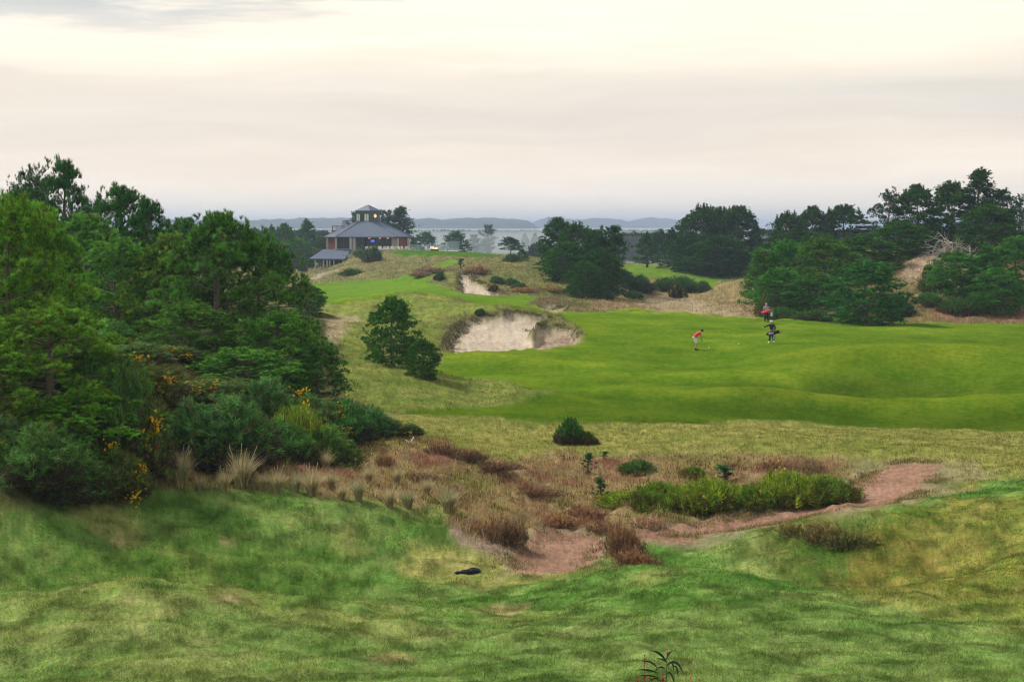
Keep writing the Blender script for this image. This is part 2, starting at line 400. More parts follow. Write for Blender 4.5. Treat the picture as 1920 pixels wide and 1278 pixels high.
# tan mown rough in the middle distance
mT = zone([(740,774),(900,782),(1100,788),(1500,792),(1900,812),(2200,812),(2200,1040),(1960,1060),(1860,1000),(1800,900),(1760,862),(1650,862),(1500,862),(1350,858),(1200,850),(1060,858),(960,876),(880,860),(800,832),(740,800)], 50, 80, 6, 1.0)
mLr = zone([(560,640),(620,560),(740,552),(820,556),(900,577),(960,577),(830,600),(830,650),(812,700),(960,725),(1048,739),(900,765),(740,774),(700,800),(640,780),(600,740)], 70, 150, 3, 1.2)
# near lawn
mL = zone([(-400,1300),(-400,960),(0,955),(160,945),(260,920),(400,915),(560,925),(700,950),(830,960),(880,990),(900,1040),(960,1068),(1110,1076),(1120,1010),(1200,1010),(1400,1000),(1480,985),(1540,985),(1620,965),(1760,935),(1860,900),(2300,900),(2300,1300)], 0, 62, 5, 1.2)
mL[RR < 19] = 1; mL[~front] = 1 * (RR[~front] < 40)
# brown heath round the hollow
mH = zone([(130,940),(300,860),(520,830),(780,815),(960,870),(1060,850),(1200,850),(1560,860),(1620,890),(1600,960),(1480,960),(1250,1000),(1000,1010),(960,1050),(880,1000),(830,962),(700,952),(560,925),(260,925)], 36, 64, 4, 1.3)
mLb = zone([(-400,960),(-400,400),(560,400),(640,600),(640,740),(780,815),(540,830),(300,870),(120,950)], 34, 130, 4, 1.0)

Xn, Yn = X, Y
nA = fbm(X, Y, 14, 4, 3); nB = fbm(X, Y, 3.2, 4, 5); nC = fbm(X, Y, 45, 3, 9); nD = fbm(X, Y, 1.1, 3, 15)
n01 = lambda a, k=1.0: np.clip(0.5 + a * k, 0, 1)
def lerp(a, b, t): return a + (b - a) * t[..., None]
C3 = lambda *c: np.array(c)
def put(cA, cB, m, a, b):
    return lerp(cA, np.broadcast_to(a, cA.shape), m), lerp(cB, np.broadcast_to(b, cB.shape), m)
shape3 = Z.shape + (3,)
# default: rolling dune grass, tan and dull green
cA = np.broadcast_to(C3(0.225, 0.205, 0.080), shape3).copy(); cB = np.broadcast_to(C3(0.100, 0.130, 0.035), shape3).copy()
# purple-brown heather patches on the far slopes
hth = smst(nB * 0.6 + nC * 0.8, 0.12, 0.4) * smst(D, 120, 170) * (1 - smst(D, 330, 420))
cA, cB = put(cA, cB, hth * 0.8, C3(0.17, 0.105, 0.07), C3(0.10, 0.075, 0.05))
vall = zone([(1130,560),(1230,520),(1300,545),(1420,510),(1430,600),(1200,592),(1100,580)], 135, 215, 6, 1.5)
cA, cB = put(cA, cB, vall * 0.85, C3(0.33, 0.24, 0.13), C3(0.19, 0.155, 0.07))
rhill = zone([(1420,610),(1430,560),(1600,470),(2200,400),(2200,612),(1600,600)], 130, 260, 6, 1.5)
cA, cB = put(cA, cB, rhill * 0.9, C3(0.26, 0.165, 0.09), C3(0.12, 0.115, 0.04))
pink = zone([(1740,592),(1760,575),(1830,565),(2000,560),(2200,560),(2200,600),(1780,602)], 130, 165, 4, 2.0)
cA, cB = put(cA, cB, pink * 0.6, C3(0.30, 0.13, 0.11), C3(0.17, 0.09, 0.06))
farp = smst(D, 360, 480)
cA, cB = put(cA, cB, farp, C3(0.17, 0.16, 0.09), C3(0.06, 0.08, 0.03))
knoll = zone([(540,540),(560,500),(680,478),(740,470),(960,480),(1040,500),(860,545),(740,530),(640,532)], 190, 335, 4, 1.2)
cA, cB = put(cA, cB, knoll * 0.5, C3(0.25, 0.21, 0.10), C3(0.115, 0.135, 0.04))
cA, cB = put(cA, cB, mT, C3(0.285, 0.260, 0.075), C3(0.155, 0.190, 0.036))
cA, cB = put(cA, cB, mLr, C3(0.225, 0.230, 0.060), C3(0.105, 0.165, 0.028))
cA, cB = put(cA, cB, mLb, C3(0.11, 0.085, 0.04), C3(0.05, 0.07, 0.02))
cA, cB = put(cA, cB, mH, C3(0.33, 0.25, 0.12), C3(0.165, 0.115, 0.055))
cA, cB = put(cA, cB, mH * smst(nB + nD * 0.4, 0.15, 0.5) * 0.8, C3(0.28, 0.25, 0.085), C3(0.15, 0.15, 0.04))
cA, cB = put(cA, cB, mH * smst(-nB + nD * 0.5, 0.2, 0.5) * 0.8, C3(0.24, 0.115, 0.075), C3(0.13, 0.06, 0.045))
# lawn: green with tan and deep green patches
cA, cB = put(cA, cB, mL, C3(0.190, 0.240, 0.070), C3(0.088, 0.198, 0.034))
lt = smst(nA * 0.5 + nB * 0.7, 0.10, 0.42) * mL
cA, cB = put(cA, cB, lt * 0.7, C3(0.31, 0.285, 0.105), C3(0.165, 0.21, 0.05))
ld = smst(-nA * 0.45 - nB * 0.65, 0.12, 0.42) * mL
cA, cB = put(cA, cB, ld * 0.55, C3(0.080, 0.185, 0.030), C3(0.038, 0.135, 0.014))
sc1 = zone([(100,1060),(160,1010),(400,1000),(600,1010),(690,1080),(640,1125),(520,1135),(400,1110),(200,1080)], 28, 42, 6, 2.0)
cA, cB = put(cA, cB, sc1 * 0.5, C3(0.075, 0.155, 0.018), C3(0.035, 0.11, 0.010))
dk2 = zone([(1380,1000),(1480,960),(1600,975),(1700,1000),(1780,1060),(1700,1085),(1540,1070),(1420,1040)], 34, 50, 6, 2.0)
cA, cB = put(cA, cB, dk2 * 0.6, C3(0.13, 0.115, 0.03), C3(0.05, 0.095, 0.012))
rr_ = zone([(1500,1110),(1640,980),(1780,940),(2300,900),(2300,1170),(1900,1180)], 24, 52, 10, 1.5)
cA, cB = put(cA, cB, rr_ * 0.6, C3(0.30, 0.215, 0.05), C3(0.115, 0.150, 0.02))
tn = zone([(760,1010),(880,1010),(960,1050),(1150,1075),(1090,1100),(900,1095),(800,1090),(740,1060)], 33, 45, 5, 1.5)
cA, cB = put(cA, cB, tn * 0.7, C3(0.40, 0.33, 0.13), C3(0.22, 0.23, 0.055))
nl = (1 - smst(D + 1.5 * nA, 25, 31)) * mL
cA, cB = put(cA, cB, nl * 0.55, C3(0.225, 0.265, 0.090), C3(0.125, 0.215, 0.050))
for sp in ([(895,1150),(930,1132),(990,1136),(1000,1150),(950,1160)], [(385,1142),(420,1132),(480,1140),(470,1152)], [(200,1012),(250,1008),(262,1020),(215,1024)], [(425,1010),(455,1008),(460,1026),(432,1026)], [(700,1230),(760,1222),(800,1232),(740,1240)]):
    sm = zone(sp, 18, 46, 2, 1.6); cA, cB = put(cA, cB, sm * 0.8, C3(0.42, 0.34, 0.17), C3(0.28, 0.24, 0.10))
rough_m = np.clip(mL + mT * 0.6 + mLr * 0.6, 0, 1) * front
fine = fbm(X, Y * 0.7, 0.9, 4, 91, 0.6)
f1 = smst(fine, 0.12, 0.50) * rough_m; f2 = smst(-fine, 0.10, 0.45) * rough_m
cA = cA * (1 + f1 * 0.35)[..., None]; cB = cB * (1 + f1 * 0.25)[..., None]
cA, cB = put(cA, cB, f2 * mL * 0.28, C3(0.07, 0.13, 0.018), C3(0.03, 0.085, 0.008))
cA = cA * (1 - f2 * 0.25)[..., None]; cB = cB * (1 - f2 * 0.25)[..., None]
# fairway
cA, cB = put(cA, cB, mF, C3(0.132, 0.202, 0.013), C3(0.062, 0.142, 0.005))
ft = mF * np.clip(nA * 0.5 + nC * 0.6 + nB * 0.2, -0.6, 0.6)
cA = cA * (1 + ft * 0.45)[..., None] * (1 + np.array([0.25, 0, 0.4]) * np.clip(ft, 0, 1)[..., None]); cB = cB * (1 + ft * 0.45)[..., None]
cA, cB = put(cA, cB, mF * smst(D, 140, 200) * 0.6, C3(0.155, 0.275, 0.035), C3(0.11, 0.22, 0.02))
cA, cB = put(cA, cB, mG, C3(0.15, 0.235, 0.03), C3(0.09, 0.175, 0.015))
cA, cB = put(cA, cB, mG1, C3(0.07, 0.155, 0.012), C3(0.045, 0.12, 0.008))
# bare sand
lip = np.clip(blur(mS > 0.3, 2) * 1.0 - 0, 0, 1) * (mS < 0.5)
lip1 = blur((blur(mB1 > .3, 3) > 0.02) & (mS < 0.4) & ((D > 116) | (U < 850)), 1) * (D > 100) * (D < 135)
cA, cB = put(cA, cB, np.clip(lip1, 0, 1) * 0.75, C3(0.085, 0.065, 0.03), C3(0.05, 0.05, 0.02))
for mm, a, b in ((mSl, C3(0.44, 0.35, 0.23), C3(0.30, 0.25, 0.13)), (mSv, C3(0.42, 0.34, 0.24), C3(0.24, 0.19, 0.10)), (mSr, C3(0.42, 0.31, 0.22), C3(0.15, 0.12, 0.06)),
                 (mCp, C3(0.34, 0.29, 0.22), C3(0.25, 0.21, 0.14)), (mPs, C3(0.40, 0.30, 0.23), C3(0.24, 0.18, 0.13)),
                 (mPf * 0.5, C3(0.36, 0.28, 0.19), C3(0.22, 0.20, 0.12)), (mP, C3(0.36, 0.215, 0.150), C3(0.22, 0.125, 0.082)),
                 (mS, C3(0.56, 0.47, 0.37), C3(0.40, 0.33, 0.25)), (mB1b, C3(0.44, 0.345, 0.245), C3(0.20, 0.145, 0.095))):
    cA, cB = put(cA, cB, mm, a, b)
# tufts of grass grow over the left shoulder of the bunker
tl = zone([(820,665),(840,600),(870,595),(880,650)], 100, 130, 2, 1.5) * smst(nD, -0.1, 0.25)
cA, cB = put(cA, cB, tl * 0.85, C3(0.20, 0.17, 0.07), C3(0.09, 0.09, 0.03))

# ---- relief
smooth_m = np.clip(mF + mP + mG + mS, 0, 1)
Z0 = Z.copy()
amp = np.clip(D / 60, 0.35, 2.0)
ruf = 1 - smooth_m
Z = Z + (1 - farp) * (ruf * (fbm(X, Y, 2.2, 4, 31) * 0.10 + fbm(X, Y, 9, 3, 41) * 0.16) * np.clip(amp, 0, 1.4) + smooth_m * fbm(X, Y, 22, 3, 51) * 0.10)
Z = Z + smooth_m * mF * fbm(X, Y * 0.6, 13, 2, 57) * 0.13
Z = Z + mL * front * smst(RR, 14, 20) * (fbm(X, Y, 0.7, 3, 93) * 0.055 + fbm(X, Y, 1.8, 2, 95) * 0.09)
Z = Z + mH * (np.abs(fbm(X, Y, 1.6, 3, 61)) * 0.28)
Z = Z + np.clip(mLr + knoll + vall + rhill, 0, 1) * np.abs(fbm(X, Y, 5.5, 3, 67)) * 0.5 * smst(D, 70, 130)
Z = Z - blur(mS, 2) * 0.75 - blur(mB1b, 5) * 0.2 - blur(mP, 2) * 0.06
Z = Z + np.clip(lip1, 0, 1) * 0.28 * (0.6 + nD)
Z = Z + farp * fbm(X, Y, 160, 3, 71) * 1.2 * (1 - smst(D, 3000, 6000))
def ridge(pts, h, wf, wb, d0=60, d1=130):
    global Z
    P_ = [((u - 960) / F * d, d) for u, d in pts]; best = np.full(X.shape, 1e9); side = np.zeros(X.shape); fade = np.ones(X.shape)
    sel = (D > d0) & (D < d1) & front
    x = X[sel]; y = Y[sel]; bd = np.full(x.shape, 1e9); bs = np.zeros(x.shape)
    for (x0, y0), (x1, y1) in zip(P_[:-1], P_[1:]):
        dx, dy = x1 - x0, y1 - y0; t_ = np.clip(((x - x0) * dx + (y - y0) * dy) / (dx * dx + dy * dy), 0, 1)
        cx, cy = x0 + t_ * dx, y0 + t_ * dy; q = np.hypot(x - cx, y - cy); m = q < bd
        bd[m] = q[m]; bs[m] = (y - cy)[m]
    wd_ = wf + (wb - wf) * smst(bs, -2.5 * min(wf, 1.2), 2.5 * min(wf, 1.2))
    Z[sel] += h * np.exp(-(bd / wd_) ** 2)
ridge([(-80, 28.5), (200, 27.8), (420, 28.8), (560, 30), (700, 31.5)], 0.26, 3.0, 1.3, 20, 45)
ridge([(120, 32.5), (300, 33), (480, 33.5), (640, 34.5)], -0.42, 1.4, 2.2, 20, 45)
ridge([(1120, 36.5), (1300, 34.5), (1450, 32.5), (1680, 31.5), (1900, 32)], 0.24, 2.5, 1.1, 20, 45)
ridge([(1230, 39), (1430, 37), (1650, 36.5), (1800, 37)], -0.36, 1.3, 2.0, 20, 50)
ridge([(1480, 42), (1560, 41.5), (1640, 41.5)], 0.15, 1.0, 1.6, 20, 50)
ridge([(1180, 84), (1300, 82.5), (1430, 81.5), (1550, 80.5), (1680, 79.5), (1780, 79), (1960, 78)], 0.34, 1.7, 3.5)
ridge([(1480, 86), (1620, 87), (1750, 86)], -0.45, 2.5, 3.5)
ridge([(1540, 96), (1640, 94.5), (1730, 95.5), (1820, 97)], 0.45, 2.6, 6)
ridge([(1150, 91), (1230, 89.5), (1350, 89), (1440, 90), (1500, 93)], 0.24, 1.6, 4)
ridge([(1200, 74), (1350, 74.5), (1500, 75)], 0.20, 0.9, 2.0)
ridge([(900, 99), (1000, 96), (1100, 95), (1180, 97)], 0.30, 2.0, 5)
ridge([(930, 86), (1040, 88), (1120, 90)], 0.22, 1.6, 4)
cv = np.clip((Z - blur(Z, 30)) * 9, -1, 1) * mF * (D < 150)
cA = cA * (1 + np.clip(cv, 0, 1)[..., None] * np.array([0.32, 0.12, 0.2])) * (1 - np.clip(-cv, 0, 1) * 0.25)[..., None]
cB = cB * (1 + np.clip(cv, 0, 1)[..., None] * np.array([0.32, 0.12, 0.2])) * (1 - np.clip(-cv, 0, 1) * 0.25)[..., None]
# black grassy undercut at the edge of the near path
LOGR = np.log(rs)
def sample(A, x, y):
    x = np.asarray(x, float); y = np.asarray(y, float)
    r = np.hypot(x, y); t = np.arctan2(x, y)
    i = np.interp(np.log(np.clip(r, rs[0], rs[-1])), LOGR, np.arange(NR)); j = np.interp(t, th, np.arange(NT))
    i0 = np.clip(np.floor(i).astype(int), 0, NR - 2); j0 = np.clip(np.floor(j).astype(int), 0, NT - 2); fi = i - i0; fj = j - j0
    if A.ndim == 3: fi = fi[..., None]; fj = fj[..., None]
    return (A[i0, j0] * (1 - fi) + A[i0 + 1, j0] * fi) * (1 - fj) + (A[i0, j0 + 1] * (1 - fi) + A[i0 + 1, j0 + 1] * fi) * fj
def gz(x, y): return float(sample(Z, x, y))
def hit(u, v, dmin=14, dmax=900):
    """point of the ground seen at column u, row v of the photograph"""
    d = np.geomspace(dmin, dmax, 4000); x = (u - 960) / F * d
    z = sample(Z, x, d); vt = VH - z / d * F
    k = np.argmax(vt <= v)
    return Vector((x[k], d[k], z[k]))
def at(u, d):
    x = (u - 960) / F * d
    return Vector((x, d, gz(x, d)))
def ztop(v, d): return -(v - VH) / F * d

gr_ = np.random.default_rng(99)
g1 = gr_.normal(size=Z.shape); g2 = blur(gr_.normal(size=Z.shape), 1) * 2.2
gn = (0.5 * g1 + 0.8 * g2) * (1 - smst(D, 300, 500)) * (np.abs(U - 960) < 1205)
gk = np.clip(0.10 - 0.055 * mF + 0.0 * mL + 0.02 * mT + 0.01 * (1 - smooth_m) + 0.02 * mP, 0, 0.22)
cA = np.clip(cA * (1 + gn * gk)[..., None], 0.001, 1); cB = np.clip(cB * (1 + gn * gk)[..., None], 0.001, 1)
# ---- ground material: two tones from the mesh, broken up at several scales
gm = bpy.data.materials.new('ground_cover'); gm.use_nodes = True
t = gm.node_tree; b = t.nodes['Principled BSDF']
b.inputs['Roughness'].default_value = 0.95; b.inputs['Specular IOR Level'].default_value = 0.0
a1 = t.nodes.new('ShaderNodeAttribute'); a1.attribute_name = 'Col'
a2 = t.nodes.new('ShaderNodeAttribute'); a2.attribute_name = 'Col2'
ge = t.nodes.new('ShaderNodeNewGeometry')
def nz(scale, det, rough=0.55):
    n = t.nodes.new('ShaderNodeTexNoise'); n.inputs['Scale'].default_value = scale; n.inputs['Detail'].default_value = det
    n.inputs['Roughness'].default_value = rough; t.links.new(ge.outputs['Position'], n.inputs['Vector']); return n.outputs['Fac']
na = nz(0.35, 5); nb = nz(2.4, 6, 0.65); nc = nz(14, 4, 0.7)
nd_ = nz(55, 3, 0.7)
s_ = mth('ADD', mth('MULTIPLY', na, 0.9, tree=t), mth('ADD', mth('MULTIPLY', nb, 1.0, tree=t), mth('MULTIPLY', nc, 0.9, tree=t), tree=t), tree=t)
mr = t.nodes.new('ShaderNodeMapRange'); t.links.new(s_, mr.inputs[0]); mr.inputs[1].default_value = 1.20; mr.inputs[2].default_value = 1.60
mx = t.nodes.new('ShaderNodeMixRGB'); t.links.new(mr.outputs[0], mx.inputs[0]); t.links.new(a1.outputs['Color'], mx.inputs[1]); t.links.new(a2.outputs['Color'], mx.inputs[2])
t.links.new(mx.outputs[0], b.inputs['Base Color'])
bp = t.nodes.new('ShaderNodeBump'); bp.inputs['Strength'].default_value = 0.8; bp.inputs['Distance'].default_value = 0.10
t.links.new(mth('ADD', nb, nc, tree=t), bp.inputs['Height']); t.links.new(bp.outputs[0], b.inputs['Normal'])

# ---- split of the one sheet into ground, fairway, path and bunkers
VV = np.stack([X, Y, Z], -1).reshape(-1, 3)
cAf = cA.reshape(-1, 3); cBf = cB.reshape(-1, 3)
I = np.arange(NR * NT).reshape(NR, NT)
quads = np.stack([I[:-1, :-1], I[1:, :-1], I[1:, 1:], I[:-1, 1:]], -1)
def fm(m): return (m[:-1, :-1] + m[1:, :-1] + m[1:, 1:] + m[:-1, 1:]) / 4
lab = np.zeros(quads.shape[:2], int)
lab[fm(mL) > 0.5] = 1
lab[fm(mF) > 0.5] = 2
lab[fm(mG1) > 0.5] = 3
lab[fm(mG2) > 0.5] = 4
lab[fm(mP) > 0.5] = 5
lab[fm(mCp) > 0.5] = 6
lab[fm(np.maximum(mB1, mB1b)) > 0.5] = 7
lab[fm(mB2) > 0.5] = 8
lab[fm(mB3) > 0.5] = 9
names = [('ground', 'rolling dune land of tan and dull green rough grass'), ('tee_lawn', 'mottled green tee lawn sloping down in the foreground'),
         ('fairway', 'broad bright green mown fairway across the middle'), ('practice_green', 'dark green mown knoll below the terrace'),
         ('far_fairway', 'strip of green fairway below the dark trees at right'), ('path', 'reddish brown bark path winding through the hollow'),
         ('gravel_path', 'pale narrow path climbing to the clubhouse'), ('bunker', 'large ragged sand bunker beside the fairway'),
         ('bunker', 'narrow sand bunker in the upper mounds'), ('bunker', 'small sliver of sand bunker behind the big one')]
for k, (nm, lb) in enumerate(names):
    q = quads[lab == k].reshape(-1, 4)
    if len(q) == 0: continue
    uq, inv = np.unique(q, return_inverse=True)
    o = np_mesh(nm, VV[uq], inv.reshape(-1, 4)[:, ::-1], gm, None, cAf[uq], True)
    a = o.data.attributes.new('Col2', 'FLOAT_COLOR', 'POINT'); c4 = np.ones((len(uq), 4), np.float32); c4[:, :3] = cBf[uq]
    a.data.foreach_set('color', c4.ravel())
    tag(o, lb, None, None, 'structure')

#__PART2__
# ------------------------------------------------------------------ foliage builders
rng = np.random.default_rng(7)
def unit(a): return a / (np.linalg.norm(a, axis=-1, keepdims=True) + 1e-9)
def tufts(P, A, S, k, wd, spread=0.8, shoot=0.6, rg=rng):
    """brushes of k narrow needles round an axis A at P, needle length S; returns verts, tris, index of the tuft"""
    n = len(P); A = unit(A)
    Rn = unit(rg.normal(size=(n, k, 3)))
    Dn = unit(A[:, None] * (1 - 0.35 * spread) + Rn * spread)
    B = P[:, None] + A[:, None] * (rg.random((n, k, 1)) * shoot * S[:, None, None])
    ln = S[:, None, None] * (0.7 + 0.5 * rg.random((n, k, 1)))
    side = unit(np.cross(Dn, rg.normal(size=(n, k, 3)))) * wd * (S / S.mean())[:, None, None]
    V = np.stack([B - side, B + side, B + Dn * ln], 2).reshape(-1, 3)
    T = np.arange(len(V)).reshape(-1, 3)
    idx = np.repeat(np.arange(n), k * 3)
    return V, T, idx
def tint_cols(n, idx, base, var, dead=0.0, deadc=(0.20, 0.09, 0.03), rg=rng, tip=0.25):
    base = np.array(base); c = base[None] * (1 + (rg.random((n, 1)) - 0.5) * 2 * var)
    c = c * (1 + (rg.random((n, 3)) - 0.5) * var * 0.6)
    if dead > 0:
        m = rg.random(n) < dead; c[m] = np.array(deadc) * (0.5 + rg.random((m.sum(), 1)))
    cc = c[idx]
    tipm = (np.arange(len(idx)) % 3 == 2)
    cc[tipm] *= 1 + tip
    return cc
def curve_pts(p0, d0, length, up, n, wob, rg):
    pts = [np.array(p0, float)]; d = np.array(d0, float)
    for i in range(n):
        d = unit(d + np.array([0, 0, up]) + rg.normal(size=3) * wob)
        pts.append(pts[-1] + d * length / n)
    return pts
ENV = {
    'dome': lambda t: math.sqrt(max(0.02, 1 - (2 * (t - 0.42)) ** 2 * 0.78)) if t > 0.42 else 0.80 + 0.48 * t,
    'oval': lambda t: max(0.12, math.sin(PI * min(1, (t * 0.82 + 0.16))) ** 0.7),
    'cone': lambda t: max(0.07, (1 - t) ** 0.85 + 0.05),
    'top':  lambda t: 0.35 + 0.65 * math.sin(PI * min(1, max(0, (t - 0.15) / 0.9))),
}
def pine(H, Rr, seed, env='dome', limbs=40, subs=5, per=7, ndl=0.13, nw=0.008, k=18, base=0.12, colr=(0.05, 0.11, 0.02), var=0.35,
         dead=0.02, clump=0.20, lean=(0, 0), pads=False, spire=0.0, rise=0.35, droop=0.0, bark=None, twr=1.0, inner=0.35, fill=0, candles=0, puff=0.5, ppf=26, name='pine_tree'):
    rg = np.random.default_rng(seed); pr = random.Random(seed)
    tb = MB(); tp = []
    nseg = 9
    for i in range(nseg + 1):
        f = i / nseg
        tp.append(np.array([lean[0] * f ** 1.3 * H + math.sin(f * 5 + seed) * 0.02 * H, lean[1] * f * H + math.cos(f * 4 + seed) * 0.02 * H, f * H * 0.96]))
    r0 = 0.028 * H * twr
    tb.tube([(0, 0, -0.35)] + tp[1:], [r0 * 1.15] + [r0 * (1 - 0.9 * i / nseg) + 0.01 for i in range(1, nseg + 1)], 8)
    def trunk_at(f):
        i = min(nseg - 1, int(f * nseg)); g = f * nseg - i
        return tp[i] * (1 - g) + tp[i + 1] * g
    P = []; A = []
    az = pr.random() * 6
    for i in range(limbs):
        f = base + (0.97 - base) * ((i + pr.random() * 0.6) / limbs)
        az += 2.399 + pr.uniform(-0.4, 0.4)
        ll = Rr * ENV[env](f) * pr.uniform(0.72, 1.18)
        el = rise + 0.55 * f - droop * (1 - f)
        d0 = np.array([math.cos(az) * math.cos(el), math.sin(az) * math.cos(el), math.sin(el)])
        o = trunk_at(f)
        pts = curve_pts(o, d0, ll, 0.04 - droop * 0.15, 5, 0.13, rg)
        rad = max(0.012, r0 * 0.42 * (1 - f * 0.75)) * (0.6 if pads else 0.5)
        tb.tube([p for p in pts], [rad * (1 - 0.16 * j) for j in range(6)], 4, cap=False)
        for s in range(subs):
            g = inner + (1 - inner) * (s + pr.random()) / subs
            j = min(4, int(g * 5)); h = g * 5 - j
            q = pts[j] * (1 - h) + pts[j + 1] * h
            ld = unit(pts[j + 1] - pts[j])
            sd_ = unit(np.cross(ld, [0, 0, 1])) * pr.choice([-1, 1])
            sub_l = ll * 0.36 * (1.15 - g * 0.5) * pr.uniform(0.6, 1.2)
            e = unit(ld * pr.uniform(0.3, 1.0) + sd_ * pr.uniform(0.2, 1.0) + np.array([0, 0, pr.uniform(0.0, 0.8)]))
            tip = q + e * sub_l
            if ndl < 0.2: tb.tube([q, q + e * sub_l * 0.5 + np.array([0, 0, 0.02]), tip], [rad * 0.4, rad * 0.3, 0.006], 3, cap=False)
            m = per
            tt = rg.random((m, 1)) ** 0.6
            pp = q + (tip - q) * tt + rg.normal(size=(m, 3)) * clump * (0.55 if not pads else 1.0) * np.array([1, 1, 0.5 if pads else 0.8])
            P.append(pp); A.append(unit(e[None] * 0.5 + ld[None] * 0.3 + np.array([0, 0, 0.75]) + rg.normal(size=(m, 3)) * 0.35))
        # leader shoot at the limb's tip
        P.append(pts[-1][None]); A.append((unit(pts[-1] - pts[-2]) * 0.5 + np.array([0, 0, 0.8]))[None])
    if fill:                                    # rounded puffs of shoots standing on the ends of the limbs, dark gaps between them
        K = fill; f = base + (1 - base) * rg.random(K) ** 0.85; a_ = rg.random(K) * 2 * PI
        env = np.array([ENV[env](q) for q in f]); tp_ = np.array(tp); ii_ = np.clip(f * nseg, 0, nseg - 1e-3); i0 = ii_.astype(int); c_ = tp_[i0] * (1 - (ii_ - i0))[:, None] + tp_[i0 + 1] * (ii_ - i0)[:, None]
        r_ = Rr * env * (0.55 + 0.55 * rg.random(K)); pr_ = puff * (0.6 + 0.7 * rg.random(K)) * (1.1 - 0.35 * f)
        C_ = np.stack([c_[:, 0] + np.cos(a_) * r_, c_[:, 1] + np.sin(a_) * r_, f * H * 0.95], 1)
        dd = rg.normal(size=(K, ppf, 3)); dd[..., 2] = np.abs(dd[..., 2]) * 1.0 - 0.25; dd = unit(dd)
        q_ = C_[:, None] + dd * (pr_[:, None, None]) * np.array([1, 1, 0.62 if ndl > 0.19 else 0.9]) * (0.75 + 0.35 * rg.random((K, ppf, 1)))
        ax2 = unit(dd * 0.8 + np.array([0, 0, 0.7]) + np.stack([np.cos(a_), np.sin(a_), 0 * a_], 1)[:, None] * 0.3 + rg.normal(size=dd.shape) * 0.15)
        P.append(q_.reshape(-1, 3)); A.append(ax2.reshape(-1, 3))
        for i_ in range(0, K, 3 if ndl < 0.2 or fill < 140 else 6):
            tb.tube([c_[i_] * [1, 1, 0.9], C_[i_] * 0.5 + c_[i_] * 0.5, C_[i_]], [r0 * 0.22, r0 * 0.15, r0 * 0.06], 4, cap=False)
        qq = q_.reshape(-1, 3); hi_ = qq[np.argsort(-(qq[:, 2] + rg.random(len(qq)) * H * 0.5))[:max(candles * 5, 1)]]
        cd = hi_[rg.choice(len(hi_), candles)] if candles else np.zeros((0, 3))
        for z_ in range(6):
            if candles: P.append(cd + np.array([0, 0, 1.0]) * z_ * ndl * 0.55 + rg.normal(size=cd.shape) * 0.012); A.append(np.tile([0, 0, 1.0], (candles, 1)) + rg.normal(size=cd.shape) * 0.12)
    # upright leader
    m = int(14 + 20 * spire)
    zz = np.linspace(0.86, 1.0 + 0.04 * spire, m)[:, None]
    top = tp[-1]
    P.append(top + (zz - 1) * np.array([0, 0, H]) * 1.0 + rg.normal(size=(m, 3)) * ndl * 0.7 * (1.25 - zz) * 3); A.append(np.tile([0, 0, 1.0], (m, 1)) + rg.normal(size=(m, 3)) * 0.3)
    P = np.concatenate(P); A = np.concatenate(A)
    ok = P[:, 2] > 0.05; P = P[ok]; A = A[ok]
    S = ndl * (0.75 + 0.6 * rg.random(len(P)))
    V, T, idx = tufts(P, A, S, k, nw, spread=0.62, rg=rg)
    # light and dark shoots come in patches
    ph = noise2(P[:, 0] * 1.3 + seed, P[:, 2] * 1.3 + P[:, 1] * 1.1, seed)
    c = tint_cols(len(P), idx, colr, var, dead, rg=rg, tip=0.5)
    c = c * (1 + 0.8 * ph[idx])[:, None]
    root = empty(name)
    trunk = tb.build('trunk', bark or M_BARK, root, smooth=True)
    crown = np_mesh('crown', V, T, M_NEEDLE, root, np.clip(c, 0.002, 1))
    lo = V.min(0); hi = V.max(0)
    return root, (np.percentile(V[:, 0], 98.5) - np.percentile(V[:, 0], 1.5)) , hi[2]
